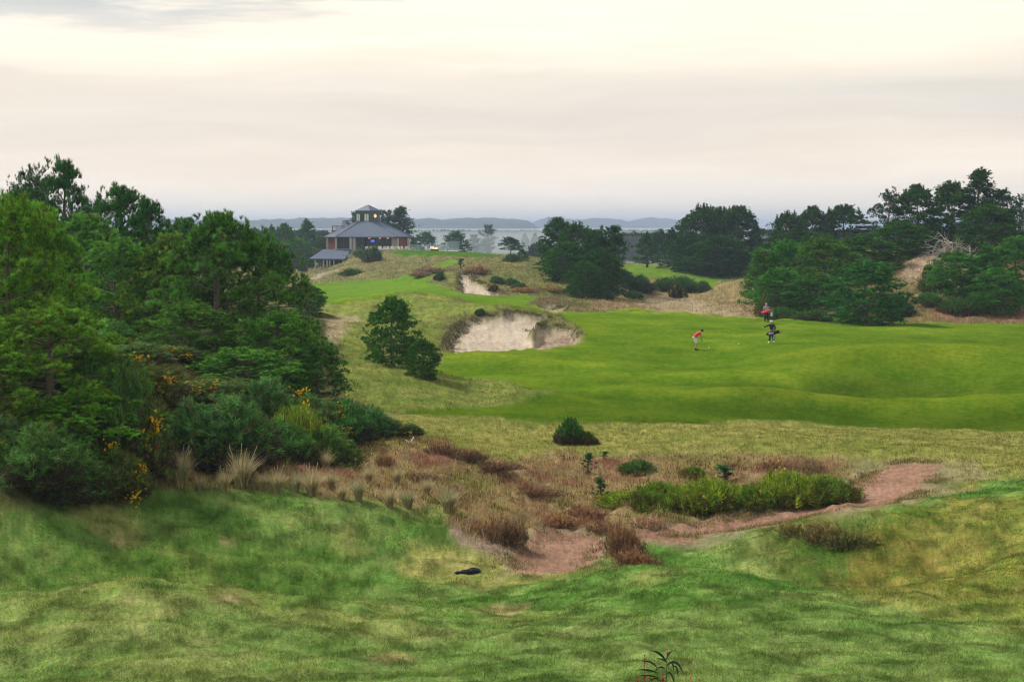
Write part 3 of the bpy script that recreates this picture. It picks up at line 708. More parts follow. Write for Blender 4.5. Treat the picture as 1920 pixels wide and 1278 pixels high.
def bush(seed, n=900, lobes=7, w=1.0, h=0.6, ndl=0.12, nw=0.008, k=9, colr=(0.045, 0.09, 0.03), var=0.35, dead=0.03, deadc=(0.16, 0.08, 0.04), stem=(0.10, 0.07, 0.05),
         flowers=0, name='gorse_bush', leaf='foliage', up=0.25, inner=0.30, stems=26, spread=0.8, rag=0.05, fcol=(0.80, 0.50, 0.02)):
    """dome of shoots over several lobes, w half width, h height"""
    rg = np.random.default_rng(seed)
    LB = []
    for i in range(lobes):
        a = rg.random() * 2 * PI; r = w * 0.62 * math.sqrt(rg.random()); s = (0.36 + 0.30 * rg.random()) * (0.62 if lobes > 15 else 1)
        LB.append((math.cos(a) * r, math.sin(a) * r, s * w, h * (0.45 + 0.6 * rg.random()) * (1 - 0.35 * r / w)))
    li = rg.integers(0, lobes, n); LBa = np.array(LB)[li]
    d = rg.normal(size=(n, 3)); d[:, 2] = np.abs(d[:, 2]) * 1.1; d = unit(d)
    rad = 1 - inner * rg.random(n) ** 1.5
    P = np.stack([LBa[:, 0] + d[:, 0] * LBa[:, 2] * rad, LBa[:, 1] + d[:, 1] * LBa[:, 2] * rad, d[:, 2] * LBa[:, 3] * rad + 0.02], 1)
    P += rg.normal(size=P.shape) * rag * w * np.array([1, 1, 0.7])
    P[:, 2] *= 1 - 0.45 * np.clip((P[:, 0] ** 2 + P[:, 1] ** 2) / w ** 2, 0, 1.2)
    P[:, 2] = np.maximum(P[:, 2], 0.02)
    A = unit(d + np.array([0, 0, up]) + rg.normal(size=P.shape) * 0.25)
    S = ndl * (0.7 + 0.7 * rg.random(n))
    V, T, idx = tufts(P, A, S, k, nw, spread=spread, shoot=1.2, rg=rg)
    ph = noise2(P[:, 0] * 2.5 / w + seed, P[:, 1] * 2.5 / w + P[:, 2] * 2, seed)
    low = smst(P[:, 2] / h, 0.45, 0.05)          # bare brown lower twigs of the bush
    c = tint_cols(n, idx, colr, var, dead, deadc, rg=rg)
    mk = (rg.random(n) < low * 0.75)[idx]
    c[mk] = np.array(stem) * (0.6 + 0.8 * rg.random((mk.sum(), 1)))
    c = c * (1 + 0.5 * ph[idx])[:, None]
    root = empty(name)
    np_mesh(leaf, V, T, M_LEAF, root, np.clip(c, 0.002, 1))
    sb = MB()
    for i in range(stems):
        q = P[rg.integers(0, n)]; b0 = (q[0] * 0.25, q[1] * 0.25, -0.05)
        sb.tube([b0, (q[0] * 0.6, q[1] * 0.6, q[2] * 0.5), tuple(q)], [0.022 * w, 0.015 * w, 0.004], 4, cap=False)
    sb.build('stems', M_BARK, root)
    if flowers:
        cand = np.argsort(-(P[:, 2] / h * 0.8 - P[:, 1] / w * 0.7 + rg.random(n) * 0.6 - inner * (1 - rad) * 8))[:max(flowers * 3, 12)]
        ctr = P[rg.choice(cand, max(3, flowers // 14))]
        fp = ctr[rg.integers(0, len(ctr), flowers)] + rg.normal(size=(flowers, 3)) * 0.075 * w
        fp += unit(fp * np.array([1, 1, 1.5])) * ndl * 1.3
        Vf, Tf, idf = tufts(fp, rg.normal(size=fp.shape) + np.array([0, 0, 1]), np.full(flowers, 0.030 + 0.015 * w), 8, 0.011 + 0.004 * w, spread=1.2, shoot=0.8, rg=rg)
        fo = np_mesh('flowers', Vf, Tf, M_LEAF, root, np.array(fcol)[None] * (0.6 + 0.6 * rg.random((flowers, 1)))[idf]); fo['kind'] = 'stuff'
    return root, np.percentile(V[:, 0], 99) - np.percentile(V[:, 0], 1), np.percentile(V[:, 2], 99.3)

class Stock:
    """prototypes of one kind: the first placing uses the prototype, the next ones copies"""
    def __init__(s, makers): s.makers = makers; s.p = [None] * len(makers); s.used = [False] * len(makers); s.i = 0
    def get(s, k=None):
        k = s.i % len(s.makers) if k is None else k; s.i += 1
        if s.p[k] is None: s.p[k] = s.makers[k]()
        root, wd, ht = s.p[k]
        if s.used[k]: root = copy_tree(root)
        s.used[k] = True
        return root, wd, ht
prnd = random.Random(5)
def plant(stock, pos, width, height, label, cat, group=None, tint=(1, 1, 1), k=None, sink=0.05, rz=None, tints=('crown', 'foliage')):
    root, wd, ht = stock.get(k)
    root.location = (pos[0], pos[1], pos[2] - sink)
    root.rotation_euler = (0, 0, prnd.random() * 6.28 if rz is None else rz)
    s = width / wd
    root.scale = (s, s, height / ht)
    for ch in root.children:
        if ch.name.split('.')[0] in tints: ch.color = (*tint, 1)
    tag(root, label, cat, group)
    return root

# ---- near pines with upright candles
S_CANDLE = Stock([lambda: pine(7, 2.6, 11, 'dome', 50, 4, 2, 0.17, 0.0100, 26, 0.01, (0.150, 0.305, 0.034), 0.5, 0.01, 0.15, rise=0.45, droop=0.85, fill=125, candles=80, puff=0.46, ppf=40),
                  lambda: pine(7, 2.5, 12, 'oval', 54, 4, 2, 0.17, 0.0100, 26, 0.01, (0.145, 0.290, 0.034), 0.5, 0.015, 0.15, rise=0.50, spire=1, droop=0.8, fill=125, candles=110, puff=0.42, ppf=38),
                  lambda: pine(7, 2.8, 13, 'dome', 46, 4, 2, 0.17, 0.0100, 26, 0.02, (0.135, 0.270, 0.036), 0.5, 0.02, 0.15, rise=0.40, lean=(0.05, 0.02), droop=0.8, fill=105, candles=80, puff=0.42, ppf=38)])
S_PAD = Stock([lambda: pine(8, 2.6, 21, 'top', 30, 5, 5, 0.20, 0.013, 18, 0.16, (0.055, 0.150, 0.030), 0.4, 0.01, 0.2, rise=0.35, inner=0.4, fill=60, puff=0.62, ppf=40),
               lambda: pine(8, 2.4, 22, 'oval', 30, 5, 5, 0.20, 0.013, 18, 0.08, (0.055, 0.150, 0.030), 0.4, 0.01, 0.2, rise=0.3, inner=0.4, fill=70, puff=0.52, ppf=36)])
S_DOME = Stock([lambda: pine(10, 3.6, 31, 'dome', 60, 5, 4, 0.28, 0.030, 12, 0.01, (0.058, 0.130, 0.028), 0.55, 0.01, 0.3, rise=0.25, droop=0.75, twr=0.7, fill=190, puff=0.68, ppf=28, candles=45),
                lambda: pine(10, 3.2, 32, 'dome', 56, 5, 4, 0.28, 0.030, 12, 0.02, (0.058, 0.130, 0.028), 0.55, 0.015, 0.3, rise=0.4, spire=1, droop=0.8, twr=0.7, fill=180, puff=0.56, ppf=28, candles=60),
                lambda: pine(10, 3.4, 33, 'oval', 56, 5, 4, 0.28, 0.030, 12, 0.02, (0.060, 0.140, 0.028), 0.5, 0.015, 0.3, rise=0.2, droop=0.7, twr=0.7, fill=170, puff=0.64, ppf=28, candles=50)])
S_CONE = Stock([lambda: pine(10, 3.0, 41, 'cone', 64, 5, 7, 0.26, 0.030, 12, 0.02, (0.052, 0.125, 0.032), 0.45, 0.015, 0.24, rise=0.05, spire=1.5, droop=0.2, twr=0.7, fill=40, puff=0.5, ppf=20),
                lambda: pine(10, 2.6, 42, 'cone', 44, 5, 10, 0.26, 0.030, 12, 0.06, (0.052, 0.125, 0.032), 0.45, 0.015, 0.26, rise=0.1, spire=1, pads=True, inner=0.3, twr=0.7)])
S_FLAT = Stock([lambda: pine(9, 3.6, 51, 'top', 24, 6, 10, 0.32, 0.045, 10, 0.30, (0.044, 0.100, 0.034), 0.4, 0.0, 0.34, pads=True, rise=0.3, inner=0.35, twr=0.8, fill=30, puff=0.8, ppf=26),
                lambda: pine(9, 2.8, 52, 'top', 20, 6, 12, 0.32, 0.045, 10, 0.22, (0.044, 0.100, 0.034), 0.4, 0.0, 0.32, pads=True, rise=0.2, inner=0.3, twr=0.8)])
S_YOUNG = Stock([lambda: pine(1.0, 0.34, 61, 'cone', 14, 2, 3, 0.060, 0.006, 20, 0.12, (0.035, 0.125, 0.036), 0.25, 0.0, 0.012, rise=0.75, spire=1, inner=0.3, name='young_pine'),
                 lambda: pine(1.0, 0.28, 62, 'cone', 10, 2, 3, 0.060, 0.006, 20, 0.15, (0.035, 0.125, 0.036), 0.25, 0.0, 0.012, rise=0.85, spire=1, inner=0.3, name='young_pine')])

BR = (1.25, 1.12, 0.8)
trees = [
 # stock, k, u, d, vtop, width px, tint, label, base drop
 (S_CANDLE,0, 20, 47, 352, 250, (0.90,0.90,0.75), 'bright green bushy pine rising at the left edge of the picture'),
 (S_CANDLE,1, 75, 50, 372, 190, (0.85,0.95,0.9), 'green pine with upright candles just right of the left edge pine'),
 (S_CANDLE,2, 95, 42.5, 560, 290, (0.92,0.90,0.75), 'low wide yellow green pine in front of the left edge pines'),
 (S_CANDLE,0, 165, 41.5, 722, 230, (1.0,1.10,0.85), 'small low bright pine standing beside the nearest gorse at far left'),
 (S_CANDLE,2, -60, 43, 560, 240, (1.0,1.08,0.8), 'bright pine cut off by the left edge of the picture'),
 (S_PAD,0, 62, 86, 290, 105, (0.75,0.85,0.9), 'tall dark pine with clumped top, left one of the highest pair'),
 (S_PAD,1, 118, 84, 286, 95, (0.75,0.85,0.9), 'tall dark pine with clumped top, right one of the highest pair'),
 (S_DOME,0, 30, 92, 340, 150, (0.9,1.15,0.9), 'dark round pine behind the left edge pines, below the highest pair'),
 (S_PAD,1, 222, 78, 337, 125, (0.85,0.95,0.9), 'dark pine with fan shaped top right of the highest pair'),
 (S_PAD,0, 182, 80, 345, 80, (0.8,0.9,0.9), 'slim dark pine with one small round tuft as its top'),
 (S_PAD,1, 272, 76, 362, 95, (0.8,0.9,0.9), 'small pointed dark pine on the downhill skyline at left'),
 (S_CANDLE,1, 158, 72, 395, 210, (0.75,0.85,1.1), 'mid green rounded pine below the skyline pines at left'),
 (S_CANDLE,0, 222, 67, 440, 190, (0.72,0.85,1.15), 'blue green rounded pine left of the olive toned pine'),
 (S_DOME,1, 345, 110, 404, 120, (1.0,1.3,0.9), 'dark pine showing its top between the two left groups'),
 (S_CANDLE,1, 318, 66, 432, 170, (0.95,0.85,0.9), 'olive toned narrow pine at the left of the big centre left pine'),
 (S_CANDLE,1, 412, 63, 388, 210, (0.62,0.72,1.0), 'large dark green pine with tall candles, left of the clubhouse'),
 (S_CANDLE,2, 480, 66, 418, 190, (0.60,0.72,1.0), 'open branched dark pine on the right side of the left group'),
 (S_CANDLE,2, 350, 60, 560, 170, (0.8,0.85,1.0), 'low pine filling the foot of the big centre left pine'),
 (S_CANDLE,0, 520, 60, 578, 190, (0.68,0.80,1.0), 'low spreading pine at the right foot of the left group'),
 (S_CANDLE,2, 592, 59, 632, 120, (0.55,0.68,0.95), 'low pine whose branches reach out over the tan slope'),
 (S_CANDLE,0, 455, 57, 650, 200, (0.7,0.85,1.1), 'low rounded pine above the gorse in the left group'),
 (S_DOME,0, 578, 128, 530, 58, (1.1,1.35,0.9), 'small rounded pine by the left end of the far green'),
 (S_DOME,2, 736, 88, 553, 92, (1.0,1.25,0.8), 'leaning dark pine standing alone on the tan slope'),
 (S_DOME,0, 792, 84, 632, 60, (0.9,1.15,0.8), 'low side growth of pine right of the leaning pine'),
 # by the clubhouse
 (S_CONE,1, 478, 350, 424, 38, (1.1,1.3,1), 'slim dark pine, first from the left in the row left of the clubhouse'),
 (S_CONE,0, 508, 345, 418, 44, (1.1,1.3,1), 'slim dark pine second from the left in the row left of the clubhouse'),
 (S_DOME,1, 535, 352, 416, 48, (1.0,1.2,1), 'dark pine third from the left in the row left of the clubhouse'),
 (S_CONE,0, 573, 356, 407, 62, (1.1,1.2,1), 'tallest pointed pine directly left of the clubhouse'),
 (S_DOME,2, 556, 338, 446, 80, (1.2,1.4,1), 'wide low pine in front of the pointed pine left of the clubhouse'),
 (S_DOME,0, 603, 352, 440, 34, (0.9,1.1,1), 'low dark tree touching the left corner of the clubhouse'),
 (S_FLAT,1, 668, 362, 394, 26, (0.9,1,1), 'thin pine peeping out left of the clubhouse tower'),
 (S_FLAT,1, 724, 362, 391, 34, (0.9,1,1), 'dark pine directly right of the clubhouse tower'),
 (S_CONE,1, 751, 366, 384, 62, (0.8,0.85,1), 'tall dark pine behind the right side of the clubhouse roof'),
 (S_FLAT,0, 800, 420, 433, 42, (1,1,1.1), 'low blue grey pine right of the clubhouse roof'),
 (S_FLAT,0, 853, 385, 431, 42, (1,1,1), 'flat topped pine behind the glass windscreen of the terrace'),
 (S_FLAT,1, 871, 380, 454, 30, (0.9,1,1), 'small dark tree at the right end of the terrace'),
 (S_FLAT,0, 957, 300, 443, 42, (0.9,1.0,1), 'dark flat topped pine alone in the gap before the misty plain'),
 (S_FLAT,1, 917, 640, 419, 26, (1,1,1), 'tall ragged pine fading in the mist of the plain'),
 (S_DOME,2, 908, 660, 446, 26, (1,1,1), 'rounded tree at the foot of the tall ragged misty pine'),
 (S_FLAT,1, 890, 600, 438, 24, (1,1,1), 'misty tree left of the tall ragged pine on the plain'),
 (S_DOME,0, 985, 720, 436, 15, (1,1,1), 'pale misty tree on the plain, left one of two'),
 (S_DOME,1, 1003, 700, 436, 17, (1,1,1), 'pale misty tree on the plain, right one of two'),
 (S_FLAT,1, 1008, 380, 452, 12, (0.9,1,1), 'small tree tuft at the left edge of the central tree clump'),
 (S_CONE,0, 979, 258, 466, 28, (0.9,1.15,0.9), 'small cone shaped conifer on the upper mound'),
 # central clump
 (S_DOME,1, 1046, 205, 404, 66, (0.85,1.15,0.8), 'tallest left pine of the dense central clump'),
 (S_DOME,0, 1082, 200, 412, 84, (0.9,1.25,0.85), 'broad pine in the middle of the central clump'),
 (S_DOME,2, 1118, 192, 428, 70, (0.8,1.05,0.85), 'dark pine behind the right half of the central clump'),
 (S_FLAT,1, 1146, 188, 420, 62, (0.9,1.2,1), 'open topped pine at the right of the central clump'),
 (S_DOME,2, 1064, 190, 452, 92, (0.95,1.35,0.8), 'lighter green pine at the front left of the central clump'),
 (S_DOME,0, 1128, 178, 462, 84, (0.8,1.05,0.85), 'low dark pine at the front right of the central clump'),
 (S_DOME,1, 1096, 172, 488, 70, (1.0,1.3,0.9), 'small pine at the foot of the central clump'),
 # right of the clump
 (S_CONE,1, 1213, 270, 434, 44, (1.1,1.3,1), 'open dark pine before the pale dune right of the central clump'),
 (S_FLAT,0, 1238, 300, 427, 30, (0.9,1,1.1), 'small umbrella shaped pine left of the big dark tree mass'),
 (S_CONE,0, 1262, 262, 424, 56, (0.95,1.15,1), 'spiky pine at the left foot of the big dark tree mass'),
 (S_DOME,0, 1316, 256, 377, 92, (0.85,1.05,0.9), 'left dome of the big dark tree mass'),
 (S_DOME,2, 1354, 262, 385, 84, (0.8,1.0,0.9), 'middle pine of the big dark tree mass'),
 (S_DOME,1, 1386, 254, 382, 92, (0.8,1.0,0.9), 'right dome of the big dark tree mass'),
 (S_CONE,0, 1416, 250, 416, 40, (0.85,1.0,0.9), 'slim conifer at the right end of the big dark tree mass'),
 (S_DOME,1, 1296, 250, 432, 70, (0.8,1.0,0.9), 'low pine at the foot of the left dome of the dark mass'),
 (S_DOME,2, 1350, 244, 440, 120, (0.75,0.95,0.9), 'wide dark skirt of pine below the middle of the dark mass'),
 (S_DOME,0, 1482, 232, 391, 76, (0.8,0.95,0.95), 'left dome of the dark trees behind the right hand grove'),
 (S_DOME,1, 1526, 238, 383, 70, (0.8,0.95,0.95), 'middle dome of the dark trees behind the right hand grove'),
 (S_DOME,2, 1584, 236, 381, 96, (0.8,0.95,0.95), 'right dome of the dark trees behind the right hand grove'),
 (S_CONE,0, 1554, 232, 386, 34, (0.8,0.95,0.95), 'narrow pointed conifer between two domes behind the grove'),
 (S_DOME,1, 1500, 215, 430, 150, (0.75,0.95,0.9), 'wide dark pine filling the back of the right hand grove'),
 # right grove
 (S_DOME,2, 1476, 160, 446, 110, (0.95,1.45,0.8), 'green rounded pine above the distant red bag carrier'),
 (S_CONE,1, 1424, 158, 462, 60, (1.6,1.6,0.8), 'olive narrow pine at the left edge of the right hand grove'),
 (S_DOME,0, 1545, 155, 436, 125, (1.35,1.45,0.8), 'olive tinted pine in the middle of the right hand grove'),
 (S_DOME,1, 1618, 172, 438, 130, (1.0,1.3,0.8), 'dark green pine behind the blue green bushy pine'),
 (S_DOME,2, 1462, 148, 500, 100, (1.1,1.55,0.8), 'low green pine right behind the distant red bag carrier'),
 (S_DOME,0, 1530, 145, 510, 110, (1.0,1.35,0.8), 'low dark pine at the foot of the right hand grove'),
 (S_DOME,2, 1626, 134, 484, 140, (0.80,1.20,1.10), 'blue green bushy pine standing at the fairway edge'),
 (S_PAD,0, 1668, 188, 347, 62, (0.7,0.75,1.0), 'tall open pine, leftmost on the right hand hilltop'),
 (S_DOME,1, 1722, 186, 342, 80, (1.0,1.2,0.8), 'broad dark pine on the hilltop right of the open pine'),
 (S_DOME,2, 1782, 188, 336, 86, (1.0,1.15,0.8), 'dark pine on the hilltop left of its tallest tree'),
 (S_CONE,1, 1840, 186, 311, 84, (0.9,1.0,0.9), 'tallest pine with layered top on the right hand hilltop'),
 (S_PAD,1, 1880, 184, 350, 52, (0.7,0.75,1.0), 'slim open pine right of the tallest hilltop pine'),
 (S_PAD,0, 1912, 182, 356, 50, (0.7,0.75,1.0), 'open pine cut by the right edge of the picture'),
 (S_DOME,0, 1690, 180, 412, 110, (1.1,1.4,0.8), 'wide low pine below the leftmost hilltop pine'),
 (S_DOME,1, 1856, 176, 380, 110, (1.0,1.2,0.8), 'dark pine standing below the tallest hilltop pine'),
 (S_DOME,0, 1800, 150, 466, 100, (1.15,1.6,0.9), 'green pine on the slope right of the bare sand'),
 (S_CONE,0, 1846, 148, 452, 90, (1.2,1.55,0.9), 'pointed green pine low on the right hand slope'),
 (S_DOME,2, 1905, 150, 440, 100, (1.1,1.45,0.9), 'green pine low on the slope at the right edge'),
 (S_DOME,1, 1872, 143, 500, 90, (1.1,1.5,0.9), 'lowest green pine near the foot of the right hand slope'),
]
for st, k, u, d, vt, wpx, tn_, lb in trees:
    p = at(u, d); h = ztop(vt, d) - p.z
    if 165 < d < 320: tn_ = tuple(q_ * 0.74 for q_ in tn_)
    grp = 'pines of the left group' if u < 660 and d < 120 else ('pines of the right hand grove' if u > 1410 else ('trees of the dense dark clumps' if 1010 < u else 'trees round the clubhouse and plain'))
    plant(st, p, wpx / F * d, max(h, 1.0) + 0.1, lb, 'tree', grp, tn_, k)

# young pines in the heath
for u, v, hp, wp, k, lb in [(1103,888,42,26,0,'young pine left of the tiny one, above the heath hollow'), (1134,862,18,15,1,'tiny pine seedling right of the upper young pine'),
                         (1126,938,46,26,0,'young pine at the left tip of the low green gorse'), (1358,906,36,34,1,'sturdy dark young pine behind the low green gorse'),
                         (1198,930,20,8,1,'thin pine seedling close to the low green gorse'), (830,520,12,10,0,'small pine on the heather mound left of the narrow bunker'),
                         (864,504,20,12,1,'small upright pine above the narrow bunker')]:
    p = hit(u, v); d = p.y
    plant(S_YOUNG, p, wp / F * d, hp / F * d, lb, 'young pine', 'young pines', k=k, sink=0.02)

# ---- gorse
S_GORSE = Stock([lambda: bush(101, 4600, 18, 1.0, 1.2, 0.085, 0.0065, 16, (0.105, 0.205, 0.050), 0.6, 0.04),
                 lambda: bush(102, 4600, 18, 1.0, 1.2, 0.085, 0.0065, 16, (0.10, 0.19, 0.050), 0.6, 0.06)])
S_GORSEF = Stock([lambda: bush(103, 4600, 18, 1.0, 1.2, 0.085, 0.0065, 16, (0.12, 0.19, 0.05), 0.6, 0.10, flowers=150),
                  lambda: bush(104, 4600, 18, 1.0, 1.2, 0.085, 0.0065, 16, (0.125, 0.19, 0.05), 0.6, 0.14, flowers=120)])
S_BUSHFAR = Stock([lambda: bush(111, 620, 6, 1.0, 0.8, 0.20, 0.022, 9, (0.052, 0.110, 0.034), 0.4, 0.02, name='dune_shrub', stems=8),
                   lambda: bush(112, 620, 5, 1.0, 0.7, 0.20, 0.022, 9, (0.056, 0.115, 0.032), 0.4, 0.03, name='dune_shrub', stems=8)])
S_LOW = Stock([lambda: bush(121, 2000, 14, 1.0, 0.60, 0.15, 0.010, 12, (0.22, 0.30, 0.030), 0.6, 0.02, (0.15, 0.10, 0.04), (0.12, 0.12, 0.03), flowers=14, name='gorse_mat', up=0.9, rag=0.10),
               lambda: bush(122, 2000, 14, 1.0, 0.60, 0.15, 0.010, 12, (0.15, 0.24, 0.028), 0.6, 0.03, (0.15, 0.10, 0.04), (0.12, 0.11, 0.03), name='gorse_mat', up=0.9, rag=0.10)])
S_HEATH = Stock([lambda: bush(131, 700, 7, 1.0, 0.60, 0.15, 0.009, 9, (0.20, 0.095, 0.050), 0.55, 0.4, (0.36, 0.24, 0.13), (0.17, 0.11, 0.08), name='heather_clump', up=0.8, stems=60, rag=0.16, inner=0.7),
                 lambda: bush(132, 700, 6, 1.0, 0.65, 0.15, 0.009, 9, (0.17, 0.085, 0.050), 0.55, 0.45, (0.34, 0.22, 0.12), (0.17, 0.11, 0.08), name='heather_clump', up=0.8, stems=60, rag=0.16, inner=0.7)])
S_LEAFY = Stock([lambda: bush(141, 2200, 9, 1.0, 1.15, 0.10, 0.022, 9, (0.06, 0.17, 0.026), 0.6, 0.01, name='leafy_bush', up=0.3, inner=0.4, rag=0.08)])

gorse = [
 # stock, u, d, vtop, vbase(None=terrain), width px, tint, label
 (S_GORSE, 50, 38.2, 800, 210, (0.85,0.9,0.85), 'nearest large dark gorse bush at the left edge above the lawn'),
 (S_GORSE, 130, 38.5, 835, 150, (0.8,0.9,0.8), 'dark gorse bush on the right flank of the nearest gorse'),
 (S_GORSEF, -40, 39, 770, 160, (0.7,0.85,0.9), 'gorse bush with a few flowers cut off by the left edge'),
 (S_GORSEF, 265, 42, 745, 150, (0.9,0.85,0.9), 'brownish gorse bush with many yellow flowers near the tall tussocks'),
 (S_GORSE, 225, 42, 690, 140, (0.85,0.9,0.9), 'gorse bush between the yellow flowered one and the low bright pines'),
 (S_GORSE, 420, 46, 748, 215, (0.85,1.0,1.0), 'large rounded dark green gorse bush behind the two tall tussocks'),
 (S_GORSE, 330, 47, 770, 150, (0.85,0.95,0.95), 'dark gorse bush at the left shoulder of the large rounded one'),
 (S_GORSEF, 380, 52, 708, 170, (1.0,1.0,1.1), 'gorse bush with scattered flowers above the large rounded one'),
 (S_GORSEF, 290, 50, 682, 150, (1.0,0.9,0.9), 'russet tinged gorse bush with yellow flower tips'),
 (S_GORSE, 250, 55, 640, 150, (1.1,1.0,1.1), 'greyish gorse bush higher on the bank below the left pines'),
 (S_GORSE, 195, 60, 600, 120, (0.9,1.1,0.9), 'green shrub highest on the bank among the left pines'),
 (S_GORSEF, 305, 57, 645, 130, (1.0,1.0,1.0), 'flowering gorse just below the olive toned pine'),
 (S_GORSE, 490, 53, 712, 150, (0.9,1.05,1.1), 'blue green gorse bush below the low spreading pine'),
 (S_LOW, 552, 50, 765, 120, (1.0,1.0,1.0), 'yellow green gorse patch brightest in the gorse bank'),
 (S_GORSEF, 585, 55, 742, 130, (0.9,1.1,1.1), 'gorse bush with flower sprigs right of the yellow green patch'),
 (S_GORSE, 640, 55, 752, 120, (0.75,1.0,1.0), 'dark green gorse bush third from the right end of the bank'),
 (S_GORSE, 690, 57, 765, 110, (0.7,1.0,1.0), 'spiky dark green gorse bush second from the right end of the bank'),
 (S_GORSEF, 742, 58, 792, 90, (0.7,0.85,0.9), 'last gorse bush tapering off at the right end of the bank'),
 (S_GORSE, 520, 48, 790, 130, (0.85,1.0,0.9), 'gorse bush left of the yellow green patch at the bank foot'),
 (S_GORSE, 610, 50, 800, 120, (1.1,1.2,0.9), 'light green gorse bush right of the yellow green patch'),
 (S_GORSEF, 230, 40, 845, 110, (0.95,0.95,0.9), 'small gorse with specks of yellow left of the first tussock'),
 (S_GORSE, 150, 45, 640, 170, (0.95,1.0,0.9), 'shrub between the low bright pines and the bank'),
]
for st, u, d, vt, wpx, tn_, lb in gorse:
    p = at(u, d); h = max(0.5, ztop(vt, d) - p.z)
    plant(st, p, wpx / F * d, h, lb, 'shrub', 'gorse bushes on the left bank', tn_, sink=0.1, rz=prnd.uniform(-0.5, 0.5))
low = [(1180,944,120,26,0,'thin left end of the low green gorse mat'), (1245,948,110,42,1,'low green gorse mat left of the flowering stretch'), (1320,949,130,52,0,'low green gorse mat with yellow specks in the middle of the row'),
       (1395,948,110,46,1,'low green gorse mat in front of the sturdy young pine'), (1470,940,130,54,0,'low green gorse mat second from its right end'), (1545,931,110,44,1,'rounded right end of the low green gorse mat beside the path')]
for u, v, wp, hp, k, lb in low:
    p = hit(u, v); d = p.y
    plant(S_LOW, p, wp / F * d, hp * prnd.uniform(0.75, 1.0) / F * d, lb, 'shrub', 'low green gorse mat above the path', (1, 1, 1) if k == 0 else (0.95, 0.95, 1), k=k, sink=0.05)
p = hit(1070, 828); plant(S_LEAFY, p, 60 / F * p.y, 44 / F * p.y, 'dark leafy bush standing alone on the tan rough', 'shrub'); p = hit(1098, 830); plant(S_LEAFY, p, 44 / F * p.y, 22 / F * p.y, 'low leafy shoot touching the right side of the lone dark bush', 'shrub', None, (1.5, 0.8, 0.9))
for u, v, wp, hp, tn_, lb in [(1200,884,66,22,(1.5,1.4,1),'low dark green shrub above the gorse mat'), (1303,890,44,18,(2.4,1.9,0.9),'small yellowish shrub right of the low dark one'),
        (960,492,26,16,(0.9,1.1,0.9),'round dark shrub left of the small cone conifer'), (703,488,36,24,(0.9,1.1,0.9),'pair shaped dark shrub below the terrace steps'),
        (688,484,22,16,(0.9,1.1,0.9),'small dark shrub left of the pair shaped shrub'), (675,478,20,12,(1.5,2.2,0.9),'bright green shrub by the terrace wall'),
        (660,516,40,12,(1.1,1.3,0.9),'low shrub beside the pale gravel path'), (828,524,22,14,(0.9,1.2,1),'dark shrub on the slope left of the narrow bunker'),
        (930,530,26,12,(1,1.3,1),'dark shrub at the left of the shrubs right of the narrow bunker'), (955,534,30,12,(1,1.3,1),'dark shrub in the middle of the shrubs right of the narrow bunker'),
        (975,540,26,10,(1.3,1.3,0.8),'dull shrub at the right of the shrubs beside the narrow bunker'),
        (902,588,18,10,(1,1.3,1),'tiny round shrub above the big bunker'), (807,712,20,14,(1.1,1.4,0.9),'small dark shrub below the leaning pine'),
        (1085,530,30,16,(2.2,2.2,0.8),'yellow green shrub at the left foot of the central clump'), (1106,548,44,20,(1,1.4,0.9),'shrub at the foot of the central clump beside the yellow green one'),
        (1190,544,56,26,(0.8,1.05,1),'large dark shrub right of the central clump foot'), (1184,558,34,12,(0.8,1.1,1),'small shrub just below the large dark shrub'),
        (1140,560,50,14,(0.9,1.2,1),'low shrub in front of the central clump'), (1150,528,60,26,(0.8,1.1,1),'dark shrub under the right side of the central clump'),
        (1238,542,50,20,(1,1.3,1),'left shrub of the dark row on the valley side'), (1275,544,60,24,(1,1.3,1),'middle shrub of the dark row on the valley side'), (1312,546,36,18,(1,1.3,1),'right shrub of the dark row on the valley side'),
        (1740,570,46,20,(1.2,1.6,0.9),'shrub at the foot of the right hand slope beside the sand'), (1765,545,60,34,(1.2,1.6,0.9),'shrub on the right hand slope below the bare branches'),
        (1790,585,50,26,(1.2,1.3,0.8),'low olive shrub at the base of the right hand slope'), (1835,588,60,30,(1,1.3,0.8),'dark shrub under the lowest green pine'),
        (1600,598,60,18,(1,1.4,1),'low skirt shrub left of the blue green pine'), (1430,592,40,40,(1.8,1.6,1),'greyish shrub behind the red bag carrier'),
        (1680,592,50,40,(0.80,1.20,1.10),'blue green side bush right of the blue green pine'),
        (570,510,16,14,(0.9,1.2,1),'small shrub on the dune below the clubhouse wing'), (1460,597,60,20,(1,1.3,0.9),'shrub fringe behind the two bag carriers'), (1520,597,60,16,(1,1.3,0.9),'shrub fringe right of the bag carriers')]:
    p = hit(u, v); d = p.y
    plant(S_BUSHFAR, p, wp / F * d, hp / F * d * 1.05, lb, 'shrub', 'dune shrubs', tn_, sink=0.05)
S_FARF = Stock([lambda: bush(113, 500, 5, 1.0, 0.7, 0.18, 0.022, 9, (0.050, 0.070, 0.018), 0.3, 0.03, name='flowering_gorse', stems=8, flowers=120)])
for u, v, wp, hp, lb in [(1270,558,34,24,'dark gorse with orange flowers on the valley floor'), (926,546,20,13,'orange flowered gorse on the bunker shoulder'), (1742,520,26,24,'yellowish gorse by the bare branches on the right slope')]:
    p = hit(u, v); d = p.y
    plant(S_FARF, p, wp / F * d, hp / F * d, lb, 'shrub', 'dune shrubs', (1, 1, 1), sink=0.05)
